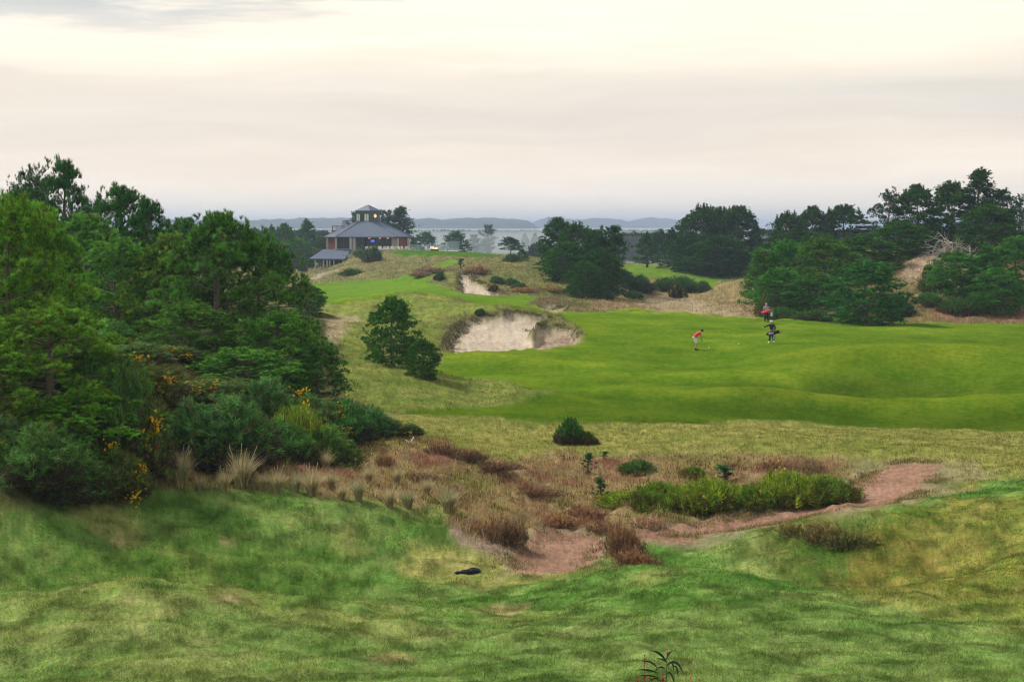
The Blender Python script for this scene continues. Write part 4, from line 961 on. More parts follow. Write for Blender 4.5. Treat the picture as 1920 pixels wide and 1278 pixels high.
# heather clumps
for i, (u, v, wp, hp, tn_, lb) in enumerate([(1165,1040,84,70,(1,1,1),'red brown heather clump between the two stretches of path'), (1195,1058,60,40,(1.2,1.1,1),'low russet heather at the right foot of the path clump'),
        (948,1020,80,60,(0.9,1,1),'dark heather hummock left of the near path'), (905,1000,60,36,(1.3,1.3,1.2),'faded heather tuft on the bare bank left of the near path'),
        (1548,1012,110,38,(0.8,1.1,0.8),'dark hummock of heather right of the path bend'), (1590,1020,70,40,(0.7,1.2,0.7),'olive heather at the right of the dark hummock'), (1490,1000,70,26,(0.9,1.3,0.8),'small heather tuft left of the dark hummock'),
        (1140,1000,60,30,(1,1,1),'red heather touching the top of the path clump'), (1220,990,80,30,(1.6,1.8,2),'grey brown heather above the path'), (1000,930,60,30,(1,1,1),'heather clump in the hollow below the lone bush'),
        (880,862,60,24,(0.8,0.8,0.9),'dark heather on the dune crest right of the gorse bank'), (930,880,60,22,(0.8,0.8,0.9),'dark heather lower on the dune crest'), (830,850,60,24,(0.8,0.8,0.9),'dark heather next to the gorse bank end'),
        (1100,968,60,28,(1.1,1,1),'red heather in the hollow left of the gorse mat'), (1050,985,70,26,(1.2,1.1,1),'russet heather above the near path'), (1370,880,60,18,(1,1,1),'heather fringe left part above the gorse mat'), (1450,878,70,18,(1,1,1),'heather fringe middle part above the gorse mat'),
        (1530,882,70,20,(0.9,1,1),'heather fringe right part above the gorse mat'), (720,870,50,22,(1,1,1),'dark heather on the dune among pale grass'), (780,900,50,22,(0.9,0.9,1),'dark heather low on the dune among pale grass'), (650,850,50,18,(1,1,1),'dark heather near the yellow green gorse'),
        (850,930,50,22,(1,1,1),'heather at the right foot of the dune'), (1330,955,40,24,(1,1,1),'brown heather in front of the gorse mat'), (820,510,60,14,(1.2,1.4,1.5),'purple heather left of the small upright pine'), (790,518,50,12,(1.2,1.4,1.5),'purple heather on the upper slope furthest left'),
        (890,512,40,18,(1.3,1.4,1.5),'purple heather right of the small upright pine'), (985,548,60,12,(1.2,1.3,1),'brown heather on the bank below the bunker shrubs'), (1040,545,50,12,(1.3,1.6,1),'brown heather between bunker bank and central clump')]):
    p = hit(u, v); d = p.y
    plant(S_HEATH, p, wp / F * d, hp * 0.85 / F * d, lb, 'heather', 'heather clumps', tn_, sink=0.04)

# ---- tussocks of tall dune grass
def blades(P, h, w, bend, rg, seg=3, dirs=None):
    """arched tapering blades; P (n,3), h (n,), w (n,)"""
    n = len(P); a = rg.random(n) * 2 * PI if dirs is None else dirs
    o = np.stack([np.cos(a), np.sin(a), np.zeros(n)], 1)
    s = np.stack([-np.sin(a + 0.6), np.cos(a + 0.6), np.zeros(n)], 1)
    V = []
    for i in range(seg + 1):
        f = i / seg
        c = P + np.array([0, 0, 1.0]) * (h * (f - 0.28 * bend * f * f))[:, None] + o * (h * bend * f * f * 0.75)[:, None]
        ww = w * (1 - f) * 0.5
        if i < seg: V += [c - s * ww[:, None], c + s * ww[:, None]]
        else: V += [c]
    K = 2 * seg + 1
    V = np.stack(V, 1).reshape(-1, 3)
    T = []
    for i in range(seg - 1): T += [[2 * i, 2 * i + 1, 2 * i + 3], [2 * i, 2 * i + 3, 2 * i + 2]]
    T += [[2 * seg - 2, 2 * seg - 1, 2 * seg]]
    T = (np.array(T)[None] + (np.arange(n) * K)[:, None, None]).reshape(-1, 3)
    return V, T, np.repeat(np.arange(n), K)
def tussock(seed, n=260, green=0.4):
    rg = np.random.default_rng(seed)
    r = 0.10 * np.sqrt(rg.random(n)); a = rg.random(n) * 2 * PI
    P = np.stack([np.cos(a) * r, np.sin(a) * r, np.zeros(n) - 0.03], 1)
    V, T, idx = blades(P, 0.70 + 0.35 * rg.random(n), np.full(n, 0.017), 0.10 + 0.60 * rg.random(n) ** 1.5, rg, 4, dirs=a + rg.normal(size=n) * 0.5)
    g = rg.random(n) < green
    c = np.where(g[:, None], np.array([0.30, 0.35, 0.20]), np.array([0.58, 0.46, 0.26])) * (0.6 + 0.7 * rg.random((n, 1)))
    root = empty('grass_tussock'); np_mesh('blades', V, T, M_GRASS, root, c[idx])
    hb = MB()
    for i in range(9):
        q = P[rg.integers(0, n)]; a_ = rg.random() * 6.28; t_ = (q[0] + math.cos(a_) * 0.25, q[1] + math.sin(a_) * 0.25, 0.85 + 0.2 * rg.random())
        hb.tube([tuple(q), (q[0] + math.cos(a_) * 0.08, q[1] + math.sin(a_) * 0.08, 0.5), t_], [0.004, 0.003, 0.006], 4)
    hb.build('seed_stalks', plain('dry_stalk', (0.45, 0.35, 0.2), 0.9), root)
    return root, V[:, 0].max() - V[:, 0].min(), V[:, 2].max()
S_TUS = Stock([lambda: tussock(201, 420, 0.55), lambda: tussock(202, 380, 0.25)])
for u, v, wp, hp, k, lb in [(338,912,80,64,0,'tall grey green tussock furthest left, in front of the gorse'), (452,915,90,66,1,'tall straw coloured tussock right of the grey green one'), (420,922,50,40,1,'small tussock between the first two tall ones'),
        (375,920,40,30,0,'short tussock tucked beside the leftmost tall tussock'), (520,922,56,42,1,'third tussock along the dune foot'), (585,928,70,54,1,'golden tussock in the middle of the dune foot'), (555,922,46,36,0,'short tussock left of the golden tussock'),
        (672,938,50,44,0,'grey tussock right of the golden tussock'), (730,950,56,44,1,'straw tussock at the lower dune foot'), (765,952,60,40,0,'low tussock right of the lower straw tussock'), (840,958,76,50,0,'wide grey green tussock furthest right on the dune'),
        (690,905,46,34,1,'tussock higher up among the heather of the dune'), (610,880,46,34,1,'pale tussock higher on the dune below the gorse'), (620,915,50,34,0,'small grey tussock behind the golden tussock'), (640,935,44,34,1,'thin straw tussock right beside the golden tussock'),
        (490,918,44,34,1,'low straw tussock right of the second tall one'), (800,925,44,34,1,'pale tussock on the right flank of the dune'), (1575,935,40,44,1,'dry tussock growing through the right end of the gorse mat'), (745,905,40,30,1,'thin tussock in the heather of the dune'), (290,905,50,44,1,'dry tussock at the foot of the flowering gorse')]:
    p = hit(u, v); d = p.y
    plant(S_TUS, p, wp / F * d * 1.3, hp * 1.15 / F * d * prnd.uniform(0.85, 1.1), lb, 'grass tussock', 'tussocks along the dune', k=k, sink=0.02)

# ---- low grass of the ground as one mass each
def grass_mass(name, n, mask, rmin, rmax, hmin, hmax, wk, bend, label, seed, colmul=(1, 1, 1), power=1.0, mixf=0.5, hvar=None):
    rg = np.random.default_rng(seed)
    uu = rg.random(n) * 2460 - 270
    d = rmin * (rmax / rmin) ** (rg.random(n) ** power)
    x = (uu - 960) / F * d
    m = sample(mask, x, d) > rg.random(n) * 0.6 + 0.35
    x = x[m]; d = d[m]; n = len(x)
    z = sample(Z, x, d); a = sample(cA, x, d); b_ = sample(cB, x, d)
    t_ = np.clip(rg.normal(size=n) * 0.3 + mixf + noise2(x * 1.3, d * 1.3, seed) * 0.9, 0, 1)[:, None]
    c = (a * (1 - t_) + b_ * t_) * ((0.6 if rmax < 70 else 0.85) + (0.95 if rmax < 70 else 0.5) * rg.random((n, 1)) ** 1.3) * np.array(colmul)
    hh = (hmin + (hmax - hmin) * rg.random(n)) * (0.6 + 1.1 * np.clip(noise2(x * 1.1, d * 1.1, seed + 3) * 1.4 + 0.35, 0, 1))
    V, T, idx = blades(np.stack([x, d, z - 0.012], 1), hh, wk * d, bend * (0.4 + rg.random(n)), rg, 1 if hmax < 0.12 else 2)
    cc = c[idx]
    o = np_mesh(name, V, T, M_GRASS, None, np.clip(cc, 0, 1))
    return tag(o, label, None, None, 'stuff')
nearm = mL * (1 - mP) * (1 - 0.6 * np.clip(mPf, 0, 1))
grass_mass('lawn_grass', 820000, nearm, 17, 60, 0.03, 0.075, 0.00055, 0.9, 'short shaggy green and straw grass of the foreground lawn', 301, (1.25, 1.25, 1.15))
mh2 = mH * (1 - mP) * (1 - mPf * 0.7)
grass_mass('dune_grass', 190000, mh2, 34, 64, 0.10, 0.34, 0.00042, 0.9, 'dry straw coloured grass of the dune and hollow', 302, (1.3, 1.25, 1.2), mixf=0.2)
grass_mass('heather_cover', 90000, mh2 * smst(nB + nD * 0.5, -0.1, 0.25), 34, 64, 0.06, 0.22, 0.0007, 0.5, 'brown and reddish heather between the grass', 303, (0.75, 0.55, 0.60), mixf=1.0)
grass_mass('rough_grass', 310000, np.clip(mT + mLr * 0.9 + mLb, 0, 1), 50, 125, 0.05, 0.13, 0.00050, 0.8, 'tan and green rough grass beyond the hollow', 304, (1.0, 1.0, 1.0), mixf=0.45)
grass_mass('slope_grass', 190000, np.clip(1 - mF - mG - mS - mP - mCp - mT - mLr - mL - mSv * 0.6, 0, 1), 110, 330, 0.15, 0.5, 0.00045, 0.8, 'rough dune grass on the far slopes', 305, (1.1, 1.1, 1.0), mixf=0.4)

def edge_grass(name, lines, per, h, wk, colr, label, seed, jit=0.25, bend=0.9):
    """a fringe of overhanging grass along the edges of sand"""
    rg = np.random.default_rng(seed); Ps = []
    for ln, jj in lines:
        pts = [hit(u, v, 34, 330) for u, v in ln]
        for a, b_ in zip(pts[:-1], pts[1:]):
            n = int((a - b_).length * per) + 4; f = rg.random((n, 1)); q = np.array(a)[None] * (1 - f) + np.array(b_)[None] * f + rg.normal(size=(n, 3)) * jit * jj
            Ps.append(q)
    P = np.concatenate(Ps); m = 0.35 + fbm(P[:, 0], P[:, 1], 1.2, 2, seed) > rg.random(len(P)) * 0.5; P = P[m]
    P[:, 2] = sample(Z, P[:, 0], P[:, 1]) - 0.02; n = len(P)
    V, T, idx = blades(P, h * (0.5 + rg.random(n)), wk * P[:, 1], bend * (0.4 + rg.random(n)), rg, 2)
    c = np.array(colr)[rg.integers(0, len(colr), n)] * (0.6 + 0.8 * rg.random((n, 1)))
    return tag(np_mesh(name, V, T, M_GRASS, None, c[idx]), label, None, None, 'stuff')
DK = [(0.10, 0.09, 0.035), (0.16, 0.15, 0.05), (0.07, 0.07, 0.03), (0.26, 0.21, 0.09)]
edge_grass('bunker_grass', [([(835,648),(845,622),(868,603),(905,592),(940,588),(962,583),(1000,588),(1034,595),(1008,606),(992,618),(1012,612),(1042,608),(1074,614),(1090,628)], 1.0), ([(850,630),(866,612)], 1.0), ([(862,545),(861,530),(863,513),(881,510),(892,526),(917,536),(940,550)], 1.2), ([(1010,573),(1050,573),(1066,578)], 0.8)],
           150, 0.15, 0.00055, DK, 'dark ragged grass hanging over the bunker edges', 401)
edge_grass('path_grass', [([(955,1064),(972,1022),(998,1003),(1060,1001),(1128,1003)], 1.4), ([(1150,1004),(1240,988),(1350,970),(1480,952),(1570,936),(1592,915),(1640,885),(1690,864),(1770,864)], 1.2), ([(1200,1012),(1300,1004),(1400,992),(1500,972),(1600,953),(1690,939),(1740,914),(1770,890)], 1.2), ([(1128,1030),(1108,1062),(1140,1069)], 1.2)],
           420, 0.14, 0.0006, [(0.20, 0.22, 0.06), (0.34, 0.27, 0.12), (0.16, 0.09, 0.05), (0.30, 0.24, 0.12)], 'scrappy grass growing in from the sides of the path', 402, 0.22)

tuf = nearm * np.clip(smst(fbm(X, Y, 1.1, 3, 77), 0.12, 0.4) + 0.0, 0, 1)
grass_mass('lawn_tufts', 90000, tuf, 17, 58, 0.06, 0.17, 0.00055, 1.0, 'scattered longer tufts standing out of the lawn', 306, (1.15, 1.1, 1.0), mixf=0.3)

# ------------------------------------------------------------------ bleached bare branches and stick
def branchy(name, seed, H, n, mat, spreadv, part='branches'):
    pr = random.Random(seed); rg = np.random.default_rng(seed)
    root = empty(name); tb = MB(); bb = MB()
    tpts = curve_pts((0, 0, -0.2), (0.15, 0, 1), H * 0.8, 0.02, 6, 0.12, rg)
    tb.tube(tpts, [0.10 * H / 4 * (1 - 0.13 * i) for i in range(7)], 6); tb.build('trunk', mat, root)
    for i in range(n):
        j = pr.randint(1, 6); a = pr.uniform(0, 6.28); e = pr.uniform(-0.2, 0.9)
        d0 = (math.cos(a) * math.cos(e), math.sin(a) * math.cos(e), math.sin(e)); l = spreadv * pr.uniform(0.5, 1.0)
        p = curve_pts(tpts[j], d0, l, -0.02, 6, 0.22, rg)
        bb.tube(p, [0.04 * H / 4 * (1 - 0.13 * q) for q in range(7)], 4, cap=False)
        for k in range(4):
            s = pr.randint(1, 5); dd = unit(np.array(d0) + rg.normal(size=3) * 0.7)
            bb.tube(curve_pts(p[s], dd, l * 0.45, 0, 4, 0.25, rg), [0.018 * H / 4 * (1 - 0.18 * q) for q in range(5)], 3, cap=False)
    bb.build(part, mat, root)
    return root
for u, d, hh, n, sp, lb, sd_ in [(1762, 164, 4.6, 22, 3.4, 'bleached bare branches of a dead tree above the sand slope', 5), (1800, 166, 4.2, 18, 3.0, 'bare grey tree skeleton right of the bleached one', 8),
                                 (1730, 168, 3.6, 14, 2.6, 'bare grey tree skeleton left of the bleached one', 9)]:
    r_ = branchy('dead_tree', sd_, hh, n, M_DEAD, sp); p = at(u, d); r_.location = (p.x, p.y - 3.5, p.z - 0.1); tag(r_, lb, 'dead tree', 'bare trees on the right slope')
p = hit(768, 834)
sb = MB(); k_ = p.y / F
sb.tube([(0, 0, -0.05), (-3 * k_, 0, 6 * k_), (-9 * k_, 0, 10 * k_)], [2.2 * k_, 2.0 * k_, 0.5 * k_], 6)
sb.tube([(0, 0, 0), (4 * k_, 0, 7 * k_), (8 * k_, 0, 15 * k_)], [2.2 * k_, 2.0 * k_, 0.5 * k_], 6)
o = sb.build('forked_stick', plain('white_wood', (0.7, 0.68, 0.64), 0.8), None, True); o.location = p
tag(o, 'small white forked stick at the right end of the gorse bank', 'stick')

# ------------------------------------------------------------------ clubhouse
M_ROOF = plain('slate_roof', (0.075, 0.105, 0.165), 0.65, noise=0.18, scale=1.2, spec=0.5)
M_DARKT = plain('dark_fascia', (0.035, 0.05, 0.075), 0.6)
M_TOWER = plain('blue_grey_cladding', (0.075, 0.10, 0.125), 0.7)
M_CONC = plain('pale_concrete', (0.42, 0.40, 0.37), 0.8)
M_BRICK = plain('red_brown_wood', (0.17, 0.055, 0.035), 0.8, noise=0.3, scale=3)
M_TAN = plain('tan_render', (0.40, 0.33, 0.26), 0.8)
M_INT = plain('dark_interior', (0.05, 0.04, 0.035), 0.8)
M_WHITE = plain('white_paint', (0.72, 0.70, 0.68), 0.6, noise=0.05)
M_WOODD = plain('dark_timber', (0.05, 0.055, 0.06), 0.7)
m, t, b = new_mat('dark_glass'); b.inputs['Base Color'].default_value = (0.02, 0.025, 0.03, 1); b.inputs['Roughness'].default_value = 0.08; b.inputs['Specular IOR Level'].default_value = 0.6; M_GLASS = m
m, t, b = new_mat('tower_glass'); b.inputs['Base Color'].default_value = (0.55, 0.62, 0.45, 1); b.inputs['Roughness'].default_value = 0.12; b.inputs['Metallic'].default_value = 0.8; M_TGLASS = m
m, t, b = new_mat('screen_glass'); b.inputs['Base Color'].default_value = (0.30, 0.45, 0.47, 1); b.inputs['Roughness'].default_value = 0.1; b.inputs['Alpha'].default_value = 0.45; M_SGLASS = m
def emis(name, c, s):
    m, t, b = new_mat(name); b.inputs['Base Color'].default_value = (*c, 1); b.inputs['Emission Color'].default_value = (*c, 1); b.inputs['Emission Strength'].default_value = s; return m
M_LAMP = emis('warm_lamp', (1.0, 0.35, 0.10), 0.8); M_TV = emis('blue_screen', (0.05, 0.10, 0.7), 0.9); M_FIRE = emis('flame', (1.0, 0.30, 0.08), 2.0); M_ROUND = emis('warm_round_window', (1.0, 0.72, 0.35), 0.35)

CX, CY, CZ = -34.2, 335.0, -5.6
ch = empty('clubhouse', (CX, CY, CZ))
tag(ch, 'clubhouse with wide blue grey hipped roof and small square tower on the knoll', 'clubhouse')
E = [(-10, -3), (-6.8, -7.6), (7.6, -8.6), (10.3, -4), (10.2, 4), (7, 8.5), (-6.5, 8.5), (-10, 4)]
T_ = [(-2.95, -1.4), (-1.8, -2.7), (1.6, -3.1), (3.0, -1.5), (2.9, 1.5), (2, 2.8), (-2, 2.8), (-2.9, 1.5)]
mb = MB(); vs = [(x, y, 3.3) for x, y in E] + [(x, y, 6.75) for x, y in T_] + [(x, y, 3.12) for x, y in E]
mb.add(vs, [(i, (i + 1) % 8, 8 + (i + 1) % 8, 8 + i) for i in range(8)] + [tuple(range(8, 16))] + [tuple(reversed(range(16, 24)))] + [(16 + i, 16 + (i + 1) % 8, (i + 1) % 8, i) for i in range(8)])
roof = mb.build('roof', M_ROOF, ch)
mb = MB()
for i in range(8):
    mb.tube([(E[i][0], E[i][1], 3.34), (T_[i][0], T_[i][1], 6.79)], 0.07, 5)
# standing seams, lying in the roof planes
for i in range(8):
    a, b_ = Vector((*E[i], 3.32)), Vector((*E[(i + 1) % 8], 3.32)); c, d_ = Vector((*T_[i], 6.77)), Vector((*T_[(i + 1) % 8], 6.77))
    n_ = int((b_ - a).length / 0.9)
    for k in range(1, n_):
        f = k / n_; mb.tube([a.lerp(b_, f), c.lerp(d_, f)], 0.022, 4, cap=False)
mb.build('roof_seams', M_ROOF, roof)
mb = MB()
for i in range(8):
    a, b_ = Vector((*E[i], 3.16)), Vector((*E[(i + 1) % 8], 3.16)); mb.tube([a, b_], 0.16, 4)
mb.build('fascia', M_DARKT, roof)
# tower
TW = [(-2.86, -1.0), (0.64, -2.95), (2.78, -0.6), (-0.7, 1.3)]
mb = MB(); mb.add([(x, y, 6.3) for x, y in TW] + [(x, y, 9.3) for x, y in TW], [(0, 1, 5, 4), (1, 2, 6, 5), (2, 3, 7, 6), (3, 0, 4, 7), (4, 5, 6, 7)])
tower = mb.build('tower', M_TOWER, ch)
def quad_on(a, b_, f0, f1, z0, z1, off):
    a = Vector((*a, 0)); b_ = Vector((*b_, 0)); nrm = Vector(((b_ - a).y, -(b_ - a).x, 0)).normalized() * off
    p, q = a.lerp(b_, f0) + nrm, a.lerp(b_, f1) + nrm
    pi, qi = p - nrm.normalized() * 0.05, q - nrm.normalized() * 0.05
    return [(p.x, p.y, z0), (q.x, q.y, z0), (q.x, q.y, z1), (p.x, p.y, z1), (pi.x, pi.y, z0), (qi.x, qi.y, z0), (qi.x, qi.y, z1), (pi.x, pi.y, z1)]
BX = [(0, 1, 2, 3), (5, 4, 7, 6), (4, 0, 3, 7), (1, 5, 6, 2), (3, 2, 6, 7), (4, 5, 1, 0)]
for f0, f1, z0, z1 in [(0.05, 0.30, 6.95, 8.6), (0.38, 0.56, 6.95, 8.6), (0.62, 0.93, 6.95, 8.6)]:
    w_ = MB().add(quad_on(TW[0], TW[1], f0, f1, z0, z1, 0.06), BX).build('window', M_WOODD if f0 == 0.38 else M_TGLASS, tower)
    fr = MB()
    for (g0, g1, y0, y1) in ((f0 - 0.02, f1 + 0.02, z0 - 0.08, z0), (f0 - 0.02, f1 + 0.02, z1, z1 + 0.08), (f0 - 0.02, f0, z0, z1), (f1, f1 + 0.02, z0, z1), ((f0 + f1) / 2 - 0.008, (f0 + f1) / 2 + 0.008, z0, z1)):
        fr.add(quad_on(TW[0], TW[1], g0, g1, y0, y1, 0.09), BX)
    fr.build('frame', M_DARKT, tower)
mb = MB(); rc = Vector((*TW[1], 0)).lerp(Vector((*TW[2], 0)), 0.52); dr = (Vector((*TW[2], 0)) - Vector((*TW[1], 0))).normalized(); nn = Vector((dr.y, -dr.x, 0))
def disc(r, off, z=8.15, n=20):
    c = rc + nn * off
    vs = [tuple(c + dr * (r * math.cos(2 * PI * i / n)) + Vector((0, 0, z + r * math.sin(2 * PI * i / n)))) for i in range(n)]
    vb = [tuple(Vector(q) - nn * 0.06) for q in vs]
    return vs + vb, [tuple(range(n))] + [(i, (i + 1) % n, n + (i + 1) % n, n + i) for i in range(n)]
MB().add(*disc(0.62, 0.05)).build('round_window_frame', M_DARKT, tower)
MB().add(*disc(0.44, 0.09)).build('round_window', M_ROUND, tower)  # warm yellow pane with a weak emission of its own
mb = MB(); o2 = [(-3.15, -1.05), (0.68, -3.25), (3.1, -0.6), (-0.75, 1.6)]
mb.add([(x, y, 9.3) for x, y in o2] + [(x, y, 9.42) for x, y in o2] + [(0.0, -0.85, 10.85)], [(3, 2, 1, 0), (0, 1, 5, 4), (1, 2, 6, 5), (2, 3, 7, 6), (3, 0, 4, 7), (4, 5, 8), (5, 6, 8), (6, 7, 8), (7, 4, 8)])
mb.build('tower_roof', M_ROOF, ch)
# walls behind the columns
def wall(a, b_, z0, z1, thick=0.25):
    a = Vector((*a, 0)); b_ = Vector((*b_, 0)); n_ = Vector(((b_ - a).y, -(b_ - a).x, 0)).normalized() * thick
    vs = [(q.x, q.y, z) for z in (z0, z1) for q in (a, b_, b_ - n_, a - n_)]
    return vs, [(0, 1, 5, 4), (1, 2, 6, 5), (2, 3, 7, 6), (3, 0, 4, 7), (4, 5, 6, 7), (3, 2, 1, 0)]
MB().add(*wall((-9.3, -2.2), (-7.0, -6.0), -4.6, 3.1)).build('timber_wall', M_BRICK, ch)
f_ = MB().add(*wall((-6.6, -6.3), (-3.5, -6.5), 0.45, 3.1)).build('window', M_GLASS, ch)
MB().add(*wall((-6.7, -6.4), (-3.4, -6.62), 0.18, 0.45)).build('sill', M_CONC, f_)
fr = MB()
for k in range(5): x = -6.55 + k * 0.74; fr.box((x, -6.36 - (x + 6.6) * 0.064, 1.78), (0.07, 0.1, 2.6))
fr.build('mullions', M_WOODD, f_)
MB().add(*wall((-6.9, -6.2), (-3.3, -6.4), -4.6, 0.18)).build('base_wall', M_CONC, ch)
MB().add(*wall((-3.2, -6.55), (-2.2, -6.6), 0, 3.1)).build('pale_wall', M_CONC, ch)
dr_ = MB().add(*wall((-2.15, -6.6), (-0.85, -6.65), 0, 2.9)).build('door', plain('door_wood', (0.06, 0.04, 0.045), 0.6), ch)
MB().box((-1.0, -6.72, 1.1), (0.06, 0.1, 0.5)).build('handle', M_CONC, dr_)
MB().add(*wall((-0.8, -6.7), (-0.3, -6.7), 0, 3.1)).build('door_post', M_DARKT, ch)
gl = MB().add(*wall((-0.25, -4.2), (6.1, -4.4), 0.05, 3.05)).build('glazed_wall', M_GLASS, ch)
gm_ = MB()
for k in range(6): gm_.box((-0.2 + k * 1.24, -4.3 - k * 0.03, 1.55), (0.09, 0.16, 3.0))
gm_.build('mullions', M_WOODD, gl)
MB().box((2.9, -5.6, 3.07), (6.6, 2.6, 0.08)).build('porch_ceiling', plain('cedar_ceiling', (0.22, 0.08, 0.04), 0.6), ch)
for x in (0.9, 3.4, 5.2): MB().ball((x, -6.6, 2.93), (0.30, 0.3, 0.10)).build('ceiling_lamp', M_LAMP, ch)
MB().box((1.5, -4.8, 2.25), (0.85, 0.08, 0.5)).build('television', M_TV, ch)
MB().add(*wall((6.15, -7.2), (7.55, -7.3), 0, 3.1)).build('tan_wall', M_TAN, ch)
MB().add(*wall((7.9, -6.9), (9.6, -3.8), 0, 3.1)).build('timber_wall', M_BRICK, ch)
mb = MB(); BK = [(-9.4, -2.2), (-9.4, 4), (-6.2, 8), (6.6, 8), (9.7, 4), (9.7, -3.8)]
for i in range(5): mb.add(*wall(BK[i + 1], BK[i], -4.6, 3.1))
mb.build('back_wall', M_TAN, ch)
for x, y, z0, w_ in [(-9.4, -3.2, -1.0, 0.42), (-6.8, -7.1, -1.0, 0.42), (-3.35, -7.6, 0, 0.5), (-2.5, -7.7, 0, 0.35), (7.7, -8.0, 0, 0.34), (9.75, -4.4, 0, 0.30)]:
    c_ = MB().box((x, y, (z0 + 3.0) / 2), (w_, w_, 3.0 - z0)).build('column', M_CONC, ch, bevel=0.03)
    MB().box((x, y, 2.93), (w_ + 0.12, w_ + 0.12, 0.12)).build('capital', M_CONC, c_)
# roof deck with slatted screens
for x0, x1, z0, z1, y in [(-8.9, -6.3, 4.0, 5.75, 2.4), (-6.3, -3.7, 5.0, 7.0, 1.8)]:
    dk = MB().box(((x0 + x1) / 2, y + 0.8, z0 + 0.3), (x1 - x0, 1.6, 0.8)).build('roof_deck', M_WOODD, ch)
    sl_ = MB()
    for k in range(9): sl_.box((x0 + 0.1 + k * (x1 - x0 - 0.2) / 8, y - 0.02, (z0 + z1) / 2 + 0.3), (0.10, 0.05, z1 - z0 - 0.5))
    sl_.build('slats', M_BRICK, dk)
    rl = MB(); rl.box(((x0 + x1) / 2, y - 0.05, z1 + 0.05), (x1 - x0, 0.1, 0.1))
    for x in (x0, (x0 + x1) / 2, x1): rl.box((x, y - 0.06, (z0 + z1) / 2), (0.12, 0.1, z1 - z0))
    rl.build('railing', M_WOODD, dk)
# lower wing
mb = MB()
q = [(-9.9, -6.0, 0.33), (-3.3, -8.0, 0.33), (-3.9, -15, -1.72), (-11.9, -15, -1.62)]
mb.add(q + [(x, y, z - 0.16) for x, y, z in q], [(3, 2, 1, 0)[::-1], (4, 5, 6, 7), (0, 1, 5, 4), (1, 2, 6, 5), (2, 3, 7, 6), (3, 0, 4, 7)])
wr_ = mb.build('wing_roof', M_ROOF, ch)
mb = MB()
for k in range(1, 12):
    f = k / 12; mb.tube([Vector(q[0]).lerp(Vector(q[1]), f) + Vector((0, 0, 0.03)), Vector(q[3]).lerp(Vector(q[2]), f) + Vector((0, 0, 0.03))], 0.022, 4, cap=False)
mb.build('roof_seams', M_ROOF, wr_)
mb = MB(); mb.tube([Vector(q[3]) - Vector((0, 0, 0.16)), Vector(q[2]) - Vector((0, 0, 0.16)), Vector(q[1]) - Vector((0, 0, 0.2))], 0.15, 4)
mb.build('fascia', M_DARKT, wr_)
MB().add(*wall((-9.9, -8.6), (-3.4, -9.2), -4.4, -0.3)).build('wing_wall', M_INT, ch)
for x in (-9.2, -7.6, -6.0, -4.6):
    w_ = MB().box((x, -9.06, -2.2), (1.0, 0.08, 2.0)).build('window', M_GLASS, ch); MB().box((x, -9.08, -3.26), (1.1, 0.1, 0.1)).build('sill', M_CONC, w_)
MB().box((-7.6, -11.6, -4.3), (8.2, 6.6, 0.3)).build('wing_floor', M_CONC, ch)
for x, t_ in [(-10.6, 0.3), (-8.75, 0.3), (-7.9, 0.34), (-7.3, 0.3), (-6.4, 0.26), (-4.3, 0.36)]:
    c_ = MB().box((x, -14.5, -3.05), (t_, t_, 2.5)).build('column', M_CONC, ch); MB().box((x, -14.5, -1.86), (t_ + 0.12, t_ + 0.12, 0.1)).build('capital', M_CONC, c_)
rl = MB()
for k in range(5): rl.box((-11.9, -5 - k * 1.2, -0.2), (0.07, 0.07, 1.2))
rl.box((-11.9, -7.4, 0.42), (0.09, 5.0, 0.07)); rl.box((-11.9, -7.4, 0.1), (0.05, 5.0, 0.05)); rl.build('side_railing', M_BRICK, ch)

# ---- terrace
tr_ = MB()
tr_.add([(x, y, z) for z in (-2.2, 0) for x, y in ((-1.2, -13), (8, -13.4), (21.6, -12), (21.6, -3.5), (-1.2, -3.5))], [(0, 1, 6, 5), (1, 2, 7, 6), (2, 3, 8, 7), (3, 4, 9, 8), (4, 0, 5, 9), (5, 6, 7, 8, 9)])
o = tr_.build('terrace', M_CONC); o.location = (CX, CY, CZ); tag(o, 'pale concrete terrace in front of the clubhouse', None, None, 'structure')
wl_ = MB(); wl_.box((-1.9, -12.4, -0.6), (1.2, 0.5, 1.3)).box((-3.6, -12.2, -1.1), (2.4, 0.4, 0.9))
o = wl_.build('retaining_wall', M_CONC); o.location = (CX, CY, CZ); tag(o, 'stepped pale concrete wall at the left end of the terrace', 'wall')
# white garden chairs
def make_chair():
    r_ = empty('terrace_chair')
    s = MB()
    for k in range(5): s.box((0, -0.20 + k * 0.11, 0.36 - k * 0.022), (0.52, 0.09, 0.025))
    s.build('seat', M_WHITE, r_)
    s = MB()
    for k in range(5):
        x = (k - 2) * 0.11; s.box((x * 1.1, 0.36 + 0.02, 0.66), (0.09, 0.025, 0.78 - abs(k - 2) * 0.07), Matrix.Rotation(-0.32, 3, 'X'))
    s.build('backrest', M_WHITE, r_)
    for sx in (-1, 1):
        MB().box((sx * 0.33, 0.02, 0.55), (0.12, 0.66, 0.03)).build('armrest', M_WHITE, r_)
        MB().box((sx * 0.30, -0.24, 0.27), (0.04, 0.10, 0.54)).build('leg', M_WHITE, r_)
        MB().box((sx * 0.30, 0.30, 0.27), (0.04, 0.10, 0.54)).build('leg', M_WHITE, r_)
    return r_
ordn = ['first', 'second', 'third', 'fourth', 'fifth', 'sixth', 'seventh', 'eighth', 'ninth', 'tenth', 'eleventh', 'twelfth', 'thirteenth', 'fourteenth', 'fifteenth', 'sixteenth', 'seventeenth', 'eighteenth']
proto = None
chu = [688, 698.5, 704, 710, 715, 720.5, 726, 731, 737, 743, 750, 756, 762, 767, 801, 805, 809]
